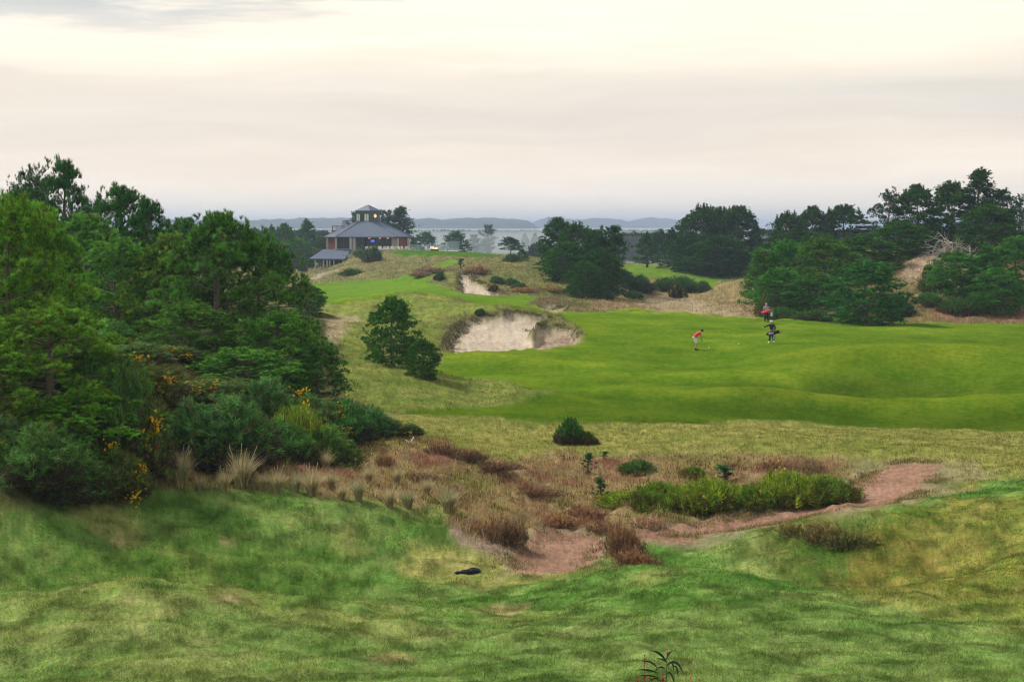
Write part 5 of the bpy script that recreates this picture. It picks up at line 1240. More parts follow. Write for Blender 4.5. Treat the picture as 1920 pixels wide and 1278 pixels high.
for i, u in enumerate(chu):
    c = make_chair() if proto is None else copy_tree(proto)
    proto = proto or c
    d = 324 + (i * 37 % 5) * 0.45
    c.location = ((u - 960) / F * d, d, CZ); c.rotation_euler = (0, 0, prnd.uniform(-0.9, 0.9) + (PI if i % 4 == 1 else 0)); c.scale = (1.15, 1.15, 1.1)
    if i < 14: lb = 'white slatted terrace chair, %s from the left in the row before the clubhouse' % ordn[i]
    else: lb = 'white slatted chair, %s from the left between standing person and fire pit' % ordn[i - 14]
    tag(c, lb, 'chair', 'white chairs on the terrace')
proto = None
for i, u in enumerate([775, 783, 826, 832, 839]):
    if proto is None:
        r_ = empty('terrace_table'); MB().tube([(0, 0, 0.70), (0, 0, 0.74)], 0.55, 16).build('table_top', M_TAN, r_)
        MB().tube([(0, 0, 0.05), (0, 0, 0.7)], 0.05, 8).build('leg', M_CONC, r_); MB().tube([(0, 0, 0), (0, 0, 0.05)], 0.3, 12).build('base', M_CONC, r_); proto = r_
    else: r_ = copy_tree(proto)
    r_.location = ((u - 960) / F * 324.5, 324.5, CZ)
    tag(r_, 'round pale table, %s from the left on the open right part of the terrace' % ordn[i], 'table', 'round tables on the terrace')
fp = empty('fire_pit', ((815 - 960) / F * 323.5, 323.5, CZ)); tag(fp, 'dark fire pit with orange flames on the terrace', 'fire pit')
MB().box((0, 0, 0.22), (1.9, 1.2, 0.44)).build('surround', M_WOODD, fp, bevel=0.04)
MB().box((0, 0, 0.46), (1.5, 0.8, 0.05)).build('tray', M_DARKT, fp)
mb = MB(); pr_ = random.Random(3)
for k in range(16):
    x, y, h_ = pr_.uniform(-0.65, 0.65), pr_.uniform(-0.3, 0.3), pr_.uniform(0.18, 0.42); mb.tube([(x, y, 0.47), (x + 0.03, y, 0.47 + h_ * 0.4), (x + pr_.uniform(-.06, .06), y, 0.47 + h_)], [0.05, 0.085, 0.004], 6)
fl = mb.build('flames', M_FIRE, fp, True); fl['kind'] = 'stuff'
gs = empty('glass_windscreen', (0, 0, CZ)); tag(gs, 'clear glass windscreen along the back edge of the terrace', 'windscreen')
us = [771, 783, 795, 807, 819, 831]
for i, u in enumerate(us):
    x0, x1 = [(q_ - 960) / F * 329 for q_ in (u, u + 12)]
    MB().box(((x0 + x1) / 2, 329, 0.75), (x1 - x0 - 0.1, 0.03, 1.35)).build('pane', M_SGLASS, gs); MB().box((x0, 329, 0.75), (0.08, 0.08, 1.5)).build('post', M_CONC, gs)
g2 = empty('tall_windscreen', (0, 0, CZ)); tag(g2, 'taller teal glass windscreen at the right end of the terrace', 'windscreen')
for i, u in enumerate([837, 849.5]):
    x0, x1 = [(q_ - 960) / F * 326 for q_ in (u, u + 12.5)]
    MB().box(((x0 + x1) / 2, 326, 1.15), (x1 - x0 - 0.06, 0.03, 2.1)).build('pane', M_SGLASS, g2); MB().box((x0, 326, 1.1), (0.08, 0.08, 2.2)).build('post', M_CONC, g2)
p = hit(800, 494); sg = empty('marker_sign', p); tag(sg, 'small blue grey marker board standing on the slope below the knoll', 'sign')
MB().box((0, 0, 0.3), (0.08, 0.08, 0.6)).build('post', M_WOODD, sg); MB().box((0, -0.06, 0.62), (0.55, 0.05, 0.42)).build('board', plain('blue_grey_board', (0.20, 0.24, 0.38), 0.6), sg)

# ------------------------------------------------------------------ people
M_SKIN = plain('skin', (0.42, 0.22, 0.15), 0.6, noise=0.06)
def skin_mesh(name, pts, edges, mat, parent, sub=2, root=0, extra=None):
    me = bpy.data.meshes.new(name); me.from_pydata([p[:3] for p in pts], edges, []); me.update()
    o = bpy.data.objects.new(name, me); col.objects.link(o)
    m_ = o.modifiers.new('skin', 'SKIN'); m_.use_smooth_shade = True
    if not me.skin_vertices: me.skin_vertices.new()
    for i, p in enumerate(pts):
        r_ = p[3]; me.skin_vertices[0].data[i].radius = r_ if isinstance(r_, tuple) else (r_, r_)
    me.skin_vertices[0].data[root].use_root = True
    s = o.modifiers.new('sub', 'SUBSURF'); s.levels = s.render_levels = sub
    dg = bpy.context.evaluated_depsgraph_get(); m2_ = bpy.data.meshes.new_from_object(o.evaluated_get(dg))
    bpy.data.objects.remove(o)
    if extra:
        bm = bmesh.new(); bm.from_mesh(m2_)
        for c, r_ in extra: bmesh.ops.create_uvsphere(bm, u_segments=8, v_segments=6, radius=r_, matrix=Matrix.Translation(c))
        bm.to_mesh(m2_); bm.free()
    m2_.materials.clear(); m2_.materials.append(mat)
    m2_.polygons.foreach_set('use_smooth', [True] * len(m2_.polygons))
    m2_.name = name
    o = bpy.data.objects.new(name, m2_); col.objects.link(o); o.parent = parent
    return o
def lerp3(a, b, f): return tuple(a[i] * (1 - f) + b[i] * f for i in range(3))
def person(loc, face, pose, wear, label, group=None, stout=1.0):
    """pose: joints in a body frame that looks along +Y, x = right; wear: materials"""
    r_ = empty('person', loc, face); tag(r_, label, 'person', group)
    J = dict(pelvis=(0, 0, 0.93), waist=(0, 0.0, 1.08), chest=(0, 0.01, 1.30), neck=(0, 0, 1.47), head=(0, 0.02, 1.62), crown=(0, 0.01, 1.74))
    for s, n_ in ((1, 'R'), (-1, 'L')):
        J['sh' + n_] = (s * 0.19, 0, 1.42); J['el' + n_] = (s * 0.25, -0.03, 1.13); J['wr' + n_] = (s * 0.26, 0.08, 0.88)
        J['hip' + n_] = (s * 0.09, 0, 0.90); J['kn' + n_] = (s * 0.11, 0.02, 0.49); J['an' + n_] = (s * 0.12, -0.02, 0.09)
    J.update(pose)
    pts = []; ed = []; ix = {}
    def v(n_, p, r0): ix[n_] = len(pts); pts.append((*p, r0)); return ix[n_]
    def e(a, b_): ed.append((ix[a], ix[b_]))
    g = stout
    v('pelvis', J['pelvis'], (0.150 * g, 0.115 * g)); v('waist', J['waist'], (0.140 * g, 0.110 * g)); v('chest', J['chest'], (0.165 * g, 0.120 * g)); v('neck', J['neck'], 0.060)
    v('head', J['head'], (0.088, 0.098)); v('crown', J['crown'], (0.070, 0.078))
    for a, b_ in (('pelvis', 'waist'), ('waist', 'chest'), ('chest', 'neck'), ('neck', 'head'), ('head', 'crown')): e(a, b_)
    for n_ in 'RL':
        v('sh' + n_, J['sh' + n_], 0.062); v('el' + n_, J['el' + n_], 0.043); v('wr' + n_, J['wr' + n_], 0.028)
        h = Vector(J['wr' + n_]) + (Vector(J['wr' + n_]) - Vector(J['el' + n_])).normalized() * 0.07
        v('pa' + n_, h, (0.038, 0.020)); v('hip' + n_, J['hip' + n_], 0.092); v('kn' + n_, J['kn' + n_], 0.058); v('an' + n_, J['an' + n_], 0.040)
        f_ = Vector(J.get('toe' + n_, Vector(J['an' + n_]) + Vector((0, 0.16, -0.05)))); v('to' + n_, f_, 0.030)
        for a, b_ in (('chest', 'sh'), ('sh', 'el'), ('el', 'wr'), ('wr', 'pa'), ('hip', 'kn'), ('kn', 'an'), ('an', 'to')):
            ed.append((ix['chest'] if a == 'chest' else ix[a + n_], ix[b_ + n_]))
        ed.append((ix['pelvis'], ix['hip' + n_]))
        fd = (Vector(J['wr' + n_]) - Vector(J['el' + n_])).normalized(); sd2 = fd.cross(Vector((0, 0, 1)))
        if sd2.length < 0.1: sd2 = Vector((0, 1, 0))
        sd2.normalize(); cu = fd.cross(sd2)
        for q_, (o_, l_) in enumerate(((-0.026, 0.062), (-0.009, 0.074), (0.009, 0.070), (0.026, 0.056))):
            k1 = f'f{q_}a' + n_; k2 = f'f{q_}b' + n_
            v(k1, h + fd * 0.035 + sd2 * o_, 0.009); v(k2, h + fd * (0.035 + l_ * 0.8) + sd2 * o_ * 1.2 + cu * 0.028, 0.008); ed.append((ix['pa' + n_], ix[k1])); ed.append((ix[k1], ix[k2]))
        s_ = 1 if n_ == 'R' else -1
        v('tha' + n_, h - fd * 0.02 + sd2 * 0.040 * s_, 0.011); v('thb' + n_, h + fd * 0.02 + sd2 * 0.062 * s_, 0.009); ed.append((ix['pa' + n_], ix['tha' + n_])); ed.append((ix['tha' + n_], ix['thb' + n_]))
    hd = Vector(J['head']); hv = (Vector(J['crown']) - hd).normalized(); fw = Vector(pose.get('look', (0, 1, 0))).normalized(); rt = fw.cross(hv).normalized()
    face_bits = [(hd + fw * 0.100 + hv * -0.005, 0.017), (hd + rt * 0.085, 0.024), (hd - rt * 0.085, 0.024), (hd + fw * 0.085 + rt * 0.033 + hv * 0.03, 0.012), (hd + fw * 0.085 - rt * 0.033 + hv * 0.03, 0.012), (hd + fw * 0.085 - hv * 0.045, 0.018)]
    skin_mesh('body', pts, ed, M_SKIN, r_, 1, 0, face_bits)
    # clothes
    def chain(name, keys, mat, k=1.0, add=0.015, links=None, cut=None, parent=r_):
        pp = []; id_ = {}
        for q_ in keys:
            a = pts[ix[q_]] if q_ in ix else cut[q_]
            rr_ = a[3]; rr_ = tuple(x * k + add for x in rr_) if isinstance(rr_, tuple) else rr_ * k + add
            id_[q_] = len(pp); pp.append((a[0], a[1], a[2], rr_))
        return skin_mesh(name, pp, [(id_[a], id_[b_]) for a, b_ in links], mat, parent, 1)
    slv = wear.get('sleeve', 1.0); cut = {}
    for n_ in 'RL':
        if slv >= 1: cut['se' + n_] = (*lerp3(J['el' + n_], J['wr' + n_], 0.92), 0.032)
        else: cut['se' + n_] = (*lerp3(J['sh' + n_], J['el' + n_], 0.95), 0.048)
    lk = [('waist', 'chest'), ('pelvis', 'waist')]
    keys = ['pelvis', 'waist', 'chest']
    for n_ in 'RL':
        keys += ['sh' + n_]; lk.append(('chest', 'sh' + n_))
        if slv >= 1: keys += ['el' + n_, 'se' + n_]; lk += [('sh' + n_, 'el' + n_), ('el' + n_, 'se' + n_)]
        else: keys += ['se' + n_]; lk += [('sh' + n_, 'se' + n_)]
    cut['nk'] = (*lerp3(J['chest'], J['neck'], 0.75), 0.07); keys.append('nk'); lk.append(('chest', 'nk'))
    chain('shirt', keys, wear['shirt'], 1.05, 0.012, lk, cut)
    leg = wear.get('leg', 1.0); keys = ['pelvis']; lk = []; cut = {}
    cut['wb'] = (*lerp3(J['pelvis'], J['waist'], 0.35), (0.15 * g, 0.12 * g)); keys.append('wb'); lk.append(('pelvis', 'wb'))
    for n_ in 'RL':
        keys.append('hip' + n_); lk.append(('pelvis', 'hip' + n_)); keys.append('kn' + n_); lk.append(('hip' + n_, 'kn' + n_))
        if leg >= 1: cut['le' + n_] = (*lerp3(J['kn' + n_], J['an' + n_], 0.93), 0.06); keys.append('le' + n_); lk.append(('kn' + n_, 'le' + n_))
    chain('shorts' if leg < 1 else 'trousers', keys, wear['legs'], 1.08, 0.022, lk, cut)
    for n_ in 'RL':
        a = Vector(J['an' + n_]); t2 = Vector(pts[ix['to' + n_]][:3])
        sh = MB(); dd = (t2 - a); dd.z = 0; dd.normalize(); base = min(a.z, t2.z + 0.05)
        sh.tube([a + Vector((0, 0, 0.05)), a + Vector((0, 0, -0.03)) - dd * 0.02], [0.050, 0.058], 8); sh.tube([a - dd * 0.07 + Vector((0, 0, -0.05)), a + dd * 0.05 + Vector((0, 0, -0.045)), t2 + dd * 0.05], [0.040, 0.052, 0.038], 8)
        sh.build('shoe', wear['shoes'], r_, True)
    if 'cap' in wear:
        cp = MB(); cp.ball(tuple(hd + hv * 0.055), (0.108, 0.112, 0.085), 12, 8); c2 = hd + hv * 0.06 + fw * 0.13
        cp.tube([hd + hv * 0.062 + fw * 0.05, c2 + fw * 0.03], [0.07, 0.045], 8); cp.build('cap', wear['cap'], r_, True)
    if 'hair' in wear:
        MB().ball(tuple(hd + hv * 0.045 - fw * 0.018), (0.100, 0.104, 0.098), 12, 8).build('hair', wear['hair'], r_, True)
    return r_
M_RED = plain('red_cloth', (0.80, 0.04, 0.09), 0.75); M_WCL = plain('white_cloth', (0.72, 0.72, 0.76), 0.75); M_NAVY = plain('navy_cloth', (0.012, 0.016, 0.045), 0.7)
M_BLACK = plain('black_cloth', (0.012, 0.012, 0.015), 0.6); M_GREY = plain('grey_cloth', (0.30, 0.31, 0.34), 0.8); M_BLUE = plain('blue_cloth', (0.06, 0.16, 0.30), 0.8); M_YEL = plain('yellow_cloth', (0.65, 0.36, 0.05), 0.8)
M_GHAIR = plain('grey_hair', (0.45, 0.43, 0.41), 0.9); M_STEEL = plain('club_steel', (0.55, 0.56, 0.58), 0.3, 0.9, noise=0.03)
M_ORG = plain('orange_cloth', (0.7, 0.14, 0.06), 0.8); M_DHAIR = plain('dark_hair', (0.03, 0.02, 0.015), 0.9)

# golfer in the red shirt, seen from his right side, bent over a putter (he looks to picture right)
P1 = hit(1306, 656, 60); P1.z = gz(P1.x, P1.y)
gp = dict(pelvis=(0, -0.14, 0.90), waist=(0, -0.10, 1.05), chest=(0, 0.12, 1.26), neck=(0, 0.27, 1.38), head=(0, 0.36, 1.46), crown=(0, 0.43, 1.55), look=(0, 0.7, -0.7),
          shR=(0.18, 0.20, 1.33), elR=(0.17, 0.30, 1.06), wrR=(0.03, 0.36, 0.80), shL=(-0.18, 0.20, 1.33), elL=(-0.17, 0.32, 1.08), wrL=(-0.02, 0.38, 0.86),
          hipR=(0.10, -0.12, 0.88), hipL=(-0.10, -0.12, 0.88), knR=(0.13, -0.02, 0.48), knL=(-0.13, -0.02, 0.48), anR=(0.14, -0.06, 0.09), anL=(-0.14, -0.06, 0.09))
person(P1, R(-90), gp, dict(shirt=M_RED, sleeve=0.95, legs=M_WCL, leg=0.5, shoes=M_BLACK, cap=M_BLACK), 'golfer in red shirt and white shorts bending over a putt', 'golfers on the fairway', 1.45)
pt = empty('putter', P1, R(-90)); tag(pt, 'putter held by the golfer in the red shirt', 'golf club')
MB().tube([(0, 0.40, 0.86), (0.0, 0.44, 0.66)], 0.018, 6).build('grip', M_BLACK, pt); MB().tube([(0, 0.44, 0.66), (0, 0.56, 0.05)], 0.008, 6).build('shaft', M_STEEL, pt); MB().box((0, 0.58, 0.03), (0.12, 0.05, 0.04)).build('club_head', M_STEEL, pt)
for u, v, lb in ((1329, 652.5, 'white golf ball near the putting golfer'), (1385, 645.5, 'white golf ball between the golfer and the bag carriers')):
    p = hit(u, v, 60); b_ = MB().ball((0, 0, 0.045), 0.055, 12, 8).build('golf_ball', M_WHITE, None, True); b_.location = p; tag(b_, lb, 'golf ball')

def golf_bag(loc, face, pts, mat, pocket, label, towel=None):
    """bag along the line a -> b (b is the open end) in a body frame"""
    r_ = empty('golf_bag', loc, face); tag(r_, label, 'golf bag', 'golf bags carried on the fairway')
    a, b_ = Vector(pts[0]), Vector(pts[1]); ax_ = (b_ - a).normalized(); dn = Vector((0, 0, -1)) - ax_ * Vector((0, 0, -1)).dot(ax_); dn.normalize(); sx = ax_.cross(dn)
    MB().tube([a - ax_ * 0.02, a + ax_ * 0.05, a.lerp(b_, 0.5), b_ - ax_ * 0.05, b_], [0.08, 0.12, 0.125, 0.13, 0.12], 12).build('bag_body', mat, r_, True)
    MB().tube([a + ax_ * 0.1 + sx * -0.10, a.lerp(b_, 0.5) + sx * -0.12], [0.075, 0.08], 8).build('pocket', pocket, r_, True)
    MB().tube([b_, b_ + ax_ * 0.04], 0.135, 12).build('rim', M_BLACK, r_)
    MB().tube([a.lerp(b_, 0.25) + sx * 0.1, a.lerp(b_, 0.45) + sx * 0.2 + Vector((0, 0, 0.25)), a.lerp(b_, 0.85) + sx * 0.1], 0.025, 5).build('strap', M_BLACK, r_, True)
    pr = random.Random(2)
    for k in range(7):
        off = sx * pr.uniform(-0.08, 0.08) + dn * pr.uniform(-0.08, 0.08); l_ = pr.uniform(0.12, 0.26)
        c = MB().tube([b_ + off, b_ + off * 1.2 + ax_ * l_], 0.010, 5).build('club', M_STEEL, r_)
        q_ = b_ + off * 1.2 + ax_ * l_; MB().ball(tuple(q_), (0.05, 0.04, 0.04) if k < 3 else (0.035, 0.02, 0.035), 8, 6).build('club_head', M_BLACK if k < 4 else M_STEEL, c, True)
    for s_ in (-1, 1): MB().tube([b_ - ax_ * 0.1 + dn * 0.11 + sx * s_ * 0.03, a.lerp(b_, 0.25) + dn * 0.14 + sx * s_ * 0.05], 0.010, 5).build('stand_leg', M_BLACK, r_)
    if towel: MB().add([tuple(q_) for q_ in (towel[0], towel[0] + Vector((0.16, 0.02, 0)), towel[0] + Vector((0.20, 0.04, -0.42)), towel[0] + Vector((-0.03, 0.03, -0.40)), towel[0] + Vector((0, 0.04, 0)), towel[0] + Vector((0.16, 0.06, 0)), towel[0] + Vector((0.20, 0.08, -0.42)), towel[0] + Vector((-0.03, 0.07, -0.40)))], [(0, 1, 2, 3), (7, 6, 5, 4), (0, 4, 5, 1), (1, 5, 6, 2), (2, 6, 7, 3), (3, 7, 4, 0)]).build('towel', towel[1], r_)
    return r_
# caddie in navy walking away, left arm out, bag across his back
P2 = hit(1447, 643, 60)
cp_ = dict(shL=(-0.19, 0.02, 1.43), elL=(-0.42, 0.06, 1.30), wrL=(-0.66, 0.12, 1.24), elR=(0.27, -0.10, 1.16), wrR=(0.24, 0.06, 0.98), hipR=(0.09, 0, 0.90), knR=(0.10, 0.10, 0.50), anR=(0.12, -0.10, 0.14), knL=(-0.09, 0.14, 0.50), anL=(-0.10, 0.22, 0.09),
           chest=(0, 0.05, 1.30), neck=(0.02, 0.08, 1.47), head=(0.02, 0.11, 1.62), crown=(0.02, 0.12, 1.74))
person(P2, R(14), cp_, dict(shirt=M_NAVY, legs=M_NAVY, shoes=M_WCL, cap=M_WHITE), 'bag carrier in navy clothes and white cap with left arm held out', 'golfers on the fairway')
golf_bag(P2, R(14), ((-0.50, -0.20, 0.70), (0.46, -0.22, 0.88)), M_BLACK, M_GREY, 'black golf bag with grey pocket slung low on the navy bag carrier', (Vector((0.02, -0.26, 0.68)), M_GREY))
# second caddie, further off, red bag
P3 = hit(1437, 603.5, 60)
c3 = dict(elL=(-0.30, -0.02, 1.18), wrL=(-0.24, 0.08, 0.98), elR=(0.30, -0.02, 1.18), wrR=(0.26, 0.08, 0.98), knL=(-0.10, 0.08, 0.50), anL=(-0.11, 0.10, 0.09), anR=(0.11, -0.12, 0.12))
person(P3, R(5), c3, dict(shirt=M_GREY, legs=M_NAVY, shoes=M_BLACK, hair=M_GHAIR), 'distant grey haired bag carrier in dark trousers at the fairway edge', 'golfers on the fairway', 1.1)
golf_bag(P3, R(5), ((-0.50, -0.24, 0.86), (0.34, -0.24, 1.08)), M_RED, M_RED, 'red golf bag worn across the back of the distant bag carrier', (Vector((0.34, -0.26, 0.95)), M_WCL))
# people at the clubhouse
d_ = 325.0; person(((793 - 960) / F * d_, d_, CZ), R(200), {}, dict(shirt=M_WCL, sleeve=0.5, legs=M_BLUE, shoes=M_BLACK, hair=M_DHAIR), 'person in white top and blue jeans standing on the terrace', 'people at the clubhouse')
sit = dict(pelvis=(0, 0, 0.48), waist=(0, -0.04, 0.63), chest=(0, -0.08, 0.86), neck=(0, -0.08, 1.02), head=(0, -0.06, 1.17), crown=(0, -0.07, 1.29), shR=(0.19, -0.08, 0.97), shL=(-0.19, -0.08, 0.97), elR=(0.27, 0.02, 0.72), elL=(-0.27, 0.02, 0.72),
           wrR=(0.26, 0.24, 0.62), wrL=(-0.26, 0.24, 0.62), hipR=(0.09, 0.02, 0.46), hipL=(-0.09, 0.02, 0.46), knR=(0.12, 0.42, 0.48), knL=(-0.12, 0.42, 0.48), anR=(0.12, 0.44, 0.09), anL=(-0.12, 0.44, 0.09))
d_ = 323.2; c = copy_tree(bpy.data.objects['terrace_chair']); c.location = ((694.5 - 960) / F * d_, d_, CZ); c.rotation_euler = (0, 0, R(-14)); tag(c, 'white slatted chair under the person in yellow', 'chair', 'white chairs on the terrace')
person(((694.5 - 960) / F * d_, d_ + 0.02, CZ - 0.02), R(166), sit, dict(shirt=M_YEL, legs=M_BLACK, shoes=M_BLACK, hair=M_DHAIR), 'person in yellow sitting in a chair at the left of the terrace', 'people at the clubhouse')
for u, m1_, m2_, lb, fc in ((594.5, M_WCL, M_BLUE, 'person in pale top standing under the low wing roof', 170), (606.5, M_ORG, M_BLACK, 'person in orange top standing under the low wing roof', 120)):
    d_ = 321.5; person(((u - 960) / F * d_, d_, CZ - 4.15), R(fc), {}, dict(shirt=m1_, legs=m2_, shoes=M_BLACK, hair=M_DHAIR), lb, 'people at the clubhouse')

# ------------------------------------------------------------------ dark cloth on the lawn
p = hit(877, 1073); rg = np.random.default_rng(4)
n_ = 24; gx, gy = np.meshgrid(np.linspace(-1, 1, n_), np.linspace(-1, 1, n_)); 
wx = gx * 0.33; off = 0.10 * gx; wy = off + gy * (0.17 * (1 - 0.45 * np.abs(gx - 0.25)))
hz = 0.03 + 0.04 * fbm(gx * 2, gy * 1.5, 0.9, 3, 9) + 0.05 * np.exp(-((gx - 0.35) ** 2) * 8)
ed_ = np.maximum(np.abs(gx), np.abs(gy)); hz = hz * (1 - smst(ed_, 0.8, 1.0)) + 0.008
Vc = np.stack([wx * 1.05 + 0.02 * fbm(gx, gy, 0.6, 2, 3), wy + 0.02 * fbm(gx, gy, 0.6, 2, 8), hz], -1).reshape(-1, 3)
ii = np.arange(n_ * n_).reshape(n_, n_); qd = np.stack([ii[:-1, :-1], ii[:-1, 1:], ii[1:, 1:], ii[1:, :-1]], -1).reshape(-1, 4)
o = np_mesh('dropped_jacket', Vc, qd, plain('navy_fabric', (0.008, 0.010, 0.030), 0.8), None, None, True); o.location = p + Vector((0, 0, 0.015))
md = o.modifiers.new('thick', 'SOLIDIFY'); md.thickness = 0.012
tag(o, 'crumpled dark navy jacket lying on the grass left of the path', 'jacket')

# ------------------------------------------------------------------ weed at the bottom edge
p = hit(1243, 1300, 12); wd = empty('broad_leaved_weed', p); tag(wd, 'dark leaved weed with red stems at the bottom edge of the picture', 'weed')
M_WL = plain('weed_leaf', (0.018, 0.060, 0.022), 0.45, noise=0.4, scale=18); M_WR = plain('red_stem', (0.35, 0.03, 0.03), 0.6); M_WS = plain('weed_stem', (0.10, 0.14, 0.04), 0.6); M_PK = plain('pink_bud', (0.75, 0.03, 0.16), 0.5)
sb = MB(); tops = []
kk = p.y / F
def W(u, v, dy=0): return ((u - 1243) * kk, dy, -(v - 1300) * kk)
for a, b_, c in (((1247, 1300), (1250, 1262), (1250, 1238)), ((1236, 1300), (1233, 1270), (1234, 1250)), ((1262, 1300), (1264, 1270), (1262, 1248))):
    sb.tube([W(*a), W(*b_), W(*c)], [0.010, 0.008, 0.005], 6)
sb.build('stems', M_WS, wd, True)
def leaf(pts, wmax, mat, dy):
    m_ = MB(); n_ = 9; P_ = [Vector(W(*q_, dy)) for q_ in pts]; vs = []
    for i in range(n_ + 1):
        f = i / n_; c = P_[0] * (1 - f) ** 2 + P_[1] * 2 * f * (1 - f) + P_[2] * f * f; tgt = (P_[1] - P_[0]) * (1 - f) + (P_[2] - P_[1]) * f; tgt.normalize()
        s = Vector((-tgt.z, 0.5, tgt.x)).normalized(); w0 = wmax * math.sin(PI * min(1, f * 0.92 + 0.06)) ** 0.8
        vs += [c - s * w0, c + Vector((0, 0.004, -0.004)), c + s * w0]
    fs = []
    for i in range(n_): b0 = i * 3; fs += [(b0, b0 + 1, b0 + 4, b0 + 3), (b0 + 1, b0 + 2, b0 + 5, b0 + 4)]
    m_.add(vs, fs).build('leaf', mat, wd, True)
for pts_, w_, dy in [(((1249, 1240), (1240, 1222), (1221, 1219)), 0.020, 0), (((1250, 1238), (1252, 1224), (1262, 1221)), 0.012, 0.02), (((1249, 1240), (1242, 1232), (1230, 1233)), 0.012, -0.03), (((1250, 1248), (1268, 1228), (1281, 1262)), 0.018, 0),
                     (((1250, 1244), (1262, 1230), (1262, 1256)), 0.014, -0.05), (((1262, 1250), (1272, 1246), (1272, 1272)), 0.014, 0.03), (((1234, 1254), (1222, 1236), (1203, 1241)), 0.014, 0.02), (((1234, 1262), (1215, 1252), (1192, 1256)), 0.015, 0),
                     (((1234, 1268), (1215, 1262), (1196, 1265)), 0.013, -0.04), (((1238, 1275), (1228, 1262), (1216, 1276)), 0.013, -0.05), (((1250, 1262), (1258, 1250), (1264, 1282)), 0.014, -0.04), (((1248, 1256), (1238, 1246), (1228, 1262)), 0.012, 0.05), (((1250, 1290), (1262, 1270), (1276, 1290)), 0.014, 0), (((1240, 1290), (1226, 1276), (1212, 1294)), 0.014, 0)]:
    leaf(pts_, w_, M_WL, dy)
MB().ball(W(1251, 1223.5), (0.014, 0.014, 0.022), 8, 6).build('bud', M_PK, wd, True); MB().ball(W(1217, 1270), (0.014, 0.012, 0.016), 8, 6).build('bud', M_PK, wd, True)
rs_ = MB(); pr = random.Random(6)
for u0, v0 in ((1208, 1228), (1209, 1262), (1196, 1268), (1200, 1275), (1222, 1272), (1243, 1262), (1242, 1272), (1224, 1285), (1190, 1282)):
    rs_.tube([W(u0 + pr.uniform(-3, 3), 1302), W(u0, v0)], [0.004, 0.003], 5)
    for k in range(7): f = pr.random(); c = W(u0 + pr.uniform(-3, 3), v0 + f * (1300 - v0) * 0.7, pr.uniform(-0.02, 0.02)); rs_.ball(c, (0.010, 0.006, 0.013), 6, 4)
rs_.build('seed_spikes', M_WR, wd)
M_OR = plain('orange_leaf', (0.62, 0.20, 0.03), 0.6)
w2 = MB()
for u0, v0 in ((1297, 1258), (1296, 1272), (1287, 1274), (1312, 1275), (1275, 1266)): w2.ball(W(u0, v0), (0.010, 0.006, 0.022), 6, 5).tube([W(u0, v0), W(u0, 1302)], 0.003, 4)
o = w2.build('orange_sprigs', M_OR, None, True); o.location = p + Vector((0, 0.05, 0)); tag(o, 'tiny orange leaved sprigs right of the dark weed', 'weed')

# ------------------------------------------------------------------ far wood, hills and air
def canopy(name, d, u0, u1, vtop, zb, thick, size, seed, colr, label, kind='stuff', ragged=1.0):
    rg = np.random.default_rng(seed); n = int((u1 - u0) / F * d / size * (thick / size) * 2.2)
    u = u0 + (u1 - u0) * rg.random(n); y = d + thick * rg.random(n); x = (u - 960) / F * d + (y - d) * (u - 960) / F
    h = (ztop(vtop, d) - zb); hh = h * (0.78 + 0.30 * rg.random(n) * ragged) * (1 + 0.10 * noise2(x / 90, y / 90, seed))
    # each crown: a small lumpy cone of leaf faces
    k = 34
    a = rg.random((n, k)) * 2 * PI; f = rg.random((n, k)) ** 0.8; r = size * 0.75 * np.sqrt(1 - f ** 1.6) * (0.7 + 0.5 * rg.random((n, k)))
    P = np.stack([x[:, None] + np.cos(a) * r, y[:, None] + np.sin(a) * r, zb + hh[:, None] * (0.25 + 0.75 * f)], -1).reshape(-1, 3)
    A = np.stack([np.cos(a), np.sin(a), np.full_like(a, 0.8)], -1).reshape(-1, 3)
    V, T, idx = tufts(P, A, np.full(len(P), size * 0.42), 3, size * 0.16, rg=rg)
    c = np.array(colr) * (0.6 + 0.8 * rg.random((len(P), 1)))
    o = np_mesh(name, V, T, M_LEAF, None, c[idx])
    return tag(o, label, None, None, kind)
canopy('far_wood', 1150, 560, 1300, 439.5, -16, 220, 7.0, 501, (0.040, 0.060, 0.030), 'dark line of far off pine wood across the misty plain')
canopy('far_wood', 470, 1160, 1300, 447, -14.5, 50, 4.5, 502, (0.026, 0.045, 0.025), 'dark band of pine wood behind the pale dune right of the central clump')
canopy('far_wood', 430, 1000, 1040, 466, -13.0, 30, 3.5, 503, (0.026, 0.045, 0.025), 'low dark wood left of the central clump')
canopy('far_wood', 560, 1420, 1960, 444, -15, 120, 6.0, 504, (0.026, 0.045, 0.025), 'far wood showing between the right hand trees')
canopy('far_wood', 460, -60, 620, 448, -15, 120, 6.0, 505, (0.026, 0.045, 0.025), 'far wood behind the pines left of the clubhouse')
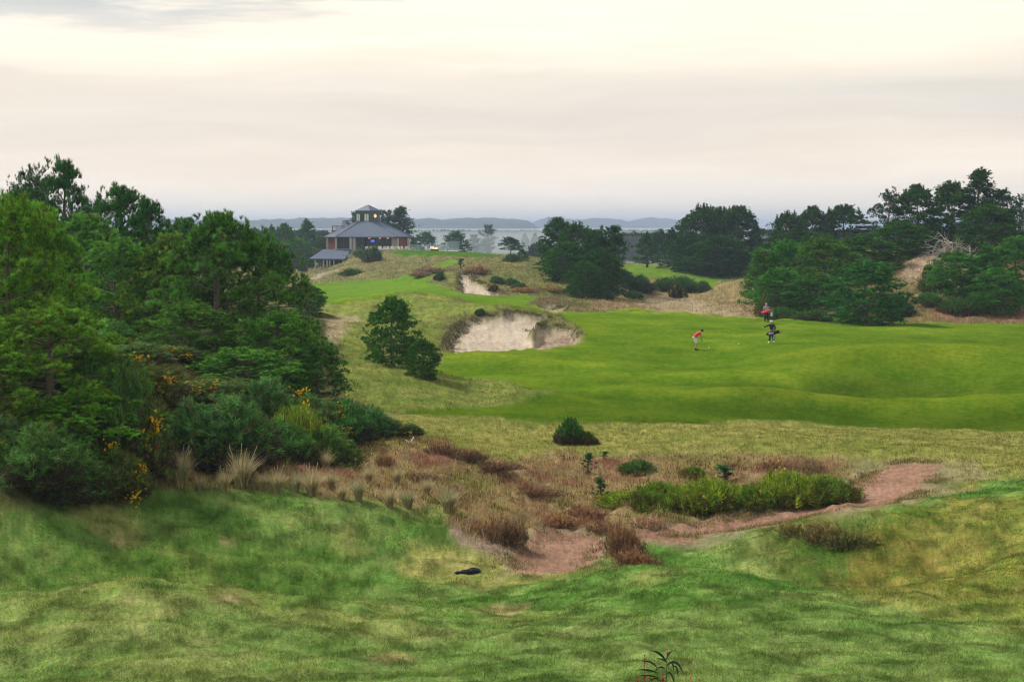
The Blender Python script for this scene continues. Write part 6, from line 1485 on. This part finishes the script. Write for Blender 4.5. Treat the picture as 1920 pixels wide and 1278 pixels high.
# scattered bushes of the misty plain
def hills(name, d, ua, ub, prof, thick, colr, label, seed):
    n = 400; u = np.linspace(ua, ub, n); x = (u - 960) / F * d
    zt = np.interp(u, [q_[0] for q_ in prof], [ztop(q_[1], d) for q_ in prof])
    zt = zt + fbm(x, x * 0 + seed, d * 0.02, 5, seed, 0.6) * d * 0.0009 * (1 - (prof[0][1] > 424))
    f = np.linspace(-1, 1, 26)[:, None]; sh_ = np.cos(f * PI / 2) ** 0.8
    Yy = d + f * thick * (1 + 0.0 * x[None]); Xx = x[None] * (Yy / d)
    Zz = -18 + (zt[None] + 18) * sh_ + fbm(Xx, Yy, d * 0.03, 4, seed + 3) * d * 0.0012 * (sh_ < 0.98)
    V = np.stack([Xx, Yy, Zz], -1).reshape(-1, 3); ii = np.arange(26 * n).reshape(26, n)
    qd = np.stack([ii[:-1, :-1], ii[:-1, 1:], ii[1:, 1:], ii[1:, :-1]], -1).reshape(-1, 4)
    c = np.array(colr) * (0.8 + 0.5 * np.clip(fbm(V[:, 0], V[:, 2] * 8, d * 0.03, 4, seed + 8), -0.5, 1))[:, None]
    o = np_mesh(name, V, qd, M_HILL, None, np.clip(c, 0.005, 1), True)
    return tag(o, label, None, None, 'structure')
M_HILL = bpy.data.materials.new('wooded_hill'); M_HILL.use_nodes = True; t = M_HILL.node_tree; a1 = t.nodes.new('ShaderNodeAttribute'); a1.attribute_name = 'Col'
t.links.new(a1.outputs['Color'], t.nodes['Principled BSDF'].inputs['Base Color']); t.nodes['Principled BSDF'].inputs['Roughness'].default_value = 1.0
hills('hills', 2700, 250, 1012, [(250, 414), (440, 413), (540, 411), (600, 409), (680, 407), (780, 410), (860, 409), (925, 408), (960, 410), (990, 414), (1012, 428)], 260, (0.045, 0.060, 0.050), 'long low wooded hill on the horizon behind the clubhouse', 5)
hills('hills', 3900, 985, 1215, [(985, 421), (1010, 413), (1028, 407), (1045, 411), (1075, 413), (1095, 410), (1130, 408), (1160, 411), (1215, 423)], 320, (0.045, 0.060, 0.055), 'faint hill rising out of the fog right of the long hill', 9)
hills('hills', 4500, 1160, 1330, [(1160, 422), (1202, 410), (1222, 407), (1235, 408), (1250, 408), (1330, 424)], 320, (0.045, 0.060, 0.055), 'faintest far hill left of the big dark trees', 13)
# pale dune beyond the far fairway and brown dunes of the plain
def vol(name, x0, x1, y0, y1, z0, z1, dens, colr, label, aniso=0.2):
    o = MB().box(((x0 + x1) / 2, (y0 + y1) / 2, (z0 + z1) / 2), (x1 - x0, y1 - y0, z1 - z0)).build(name, plain('tmp', (1, 1, 1)))
    m = bpy.data.materials.new(name); m.use_nodes = True; t = m.node_tree
    for q_ in list(t.nodes): t.nodes.remove(q_)
    v_ = t.nodes.new('ShaderNodeVolumePrincipled'); v_.inputs['Color'].default_value = (*colr, 1); v_.inputs['Density'].default_value = dens; v_.inputs['Anisotropy'].default_value = aniso
    oo = t.nodes.new('ShaderNodeOutputMaterial'); t.links.new(v_.outputs[0], oo.inputs['Volume'])
    o.data.materials.clear(); o.data.materials.append(m)
    return tag(o, label, None, None, 'stuff')
zmin = float(Z.min())
vol('haze', -9700, 9700, -9700, 9700, min(zmin, -18) - 1.2, 36, 0.00028, (0.51, 0.63, 0.88), 'thin blue haze over the whole course')
vol('mist', -2600, 2600, 430, 3500, -20, -3.0, 0.0024, (0.58, 0.66, 0.69), 'low mist lying on the plain beyond the clubhouse')
vol('fog_bank', -3200, 3200, 1500, 9000, -19.5, -5.0, 0.0010, (0.85, 0.88, 0.92), 'bright fog bank at the foot of the hills')
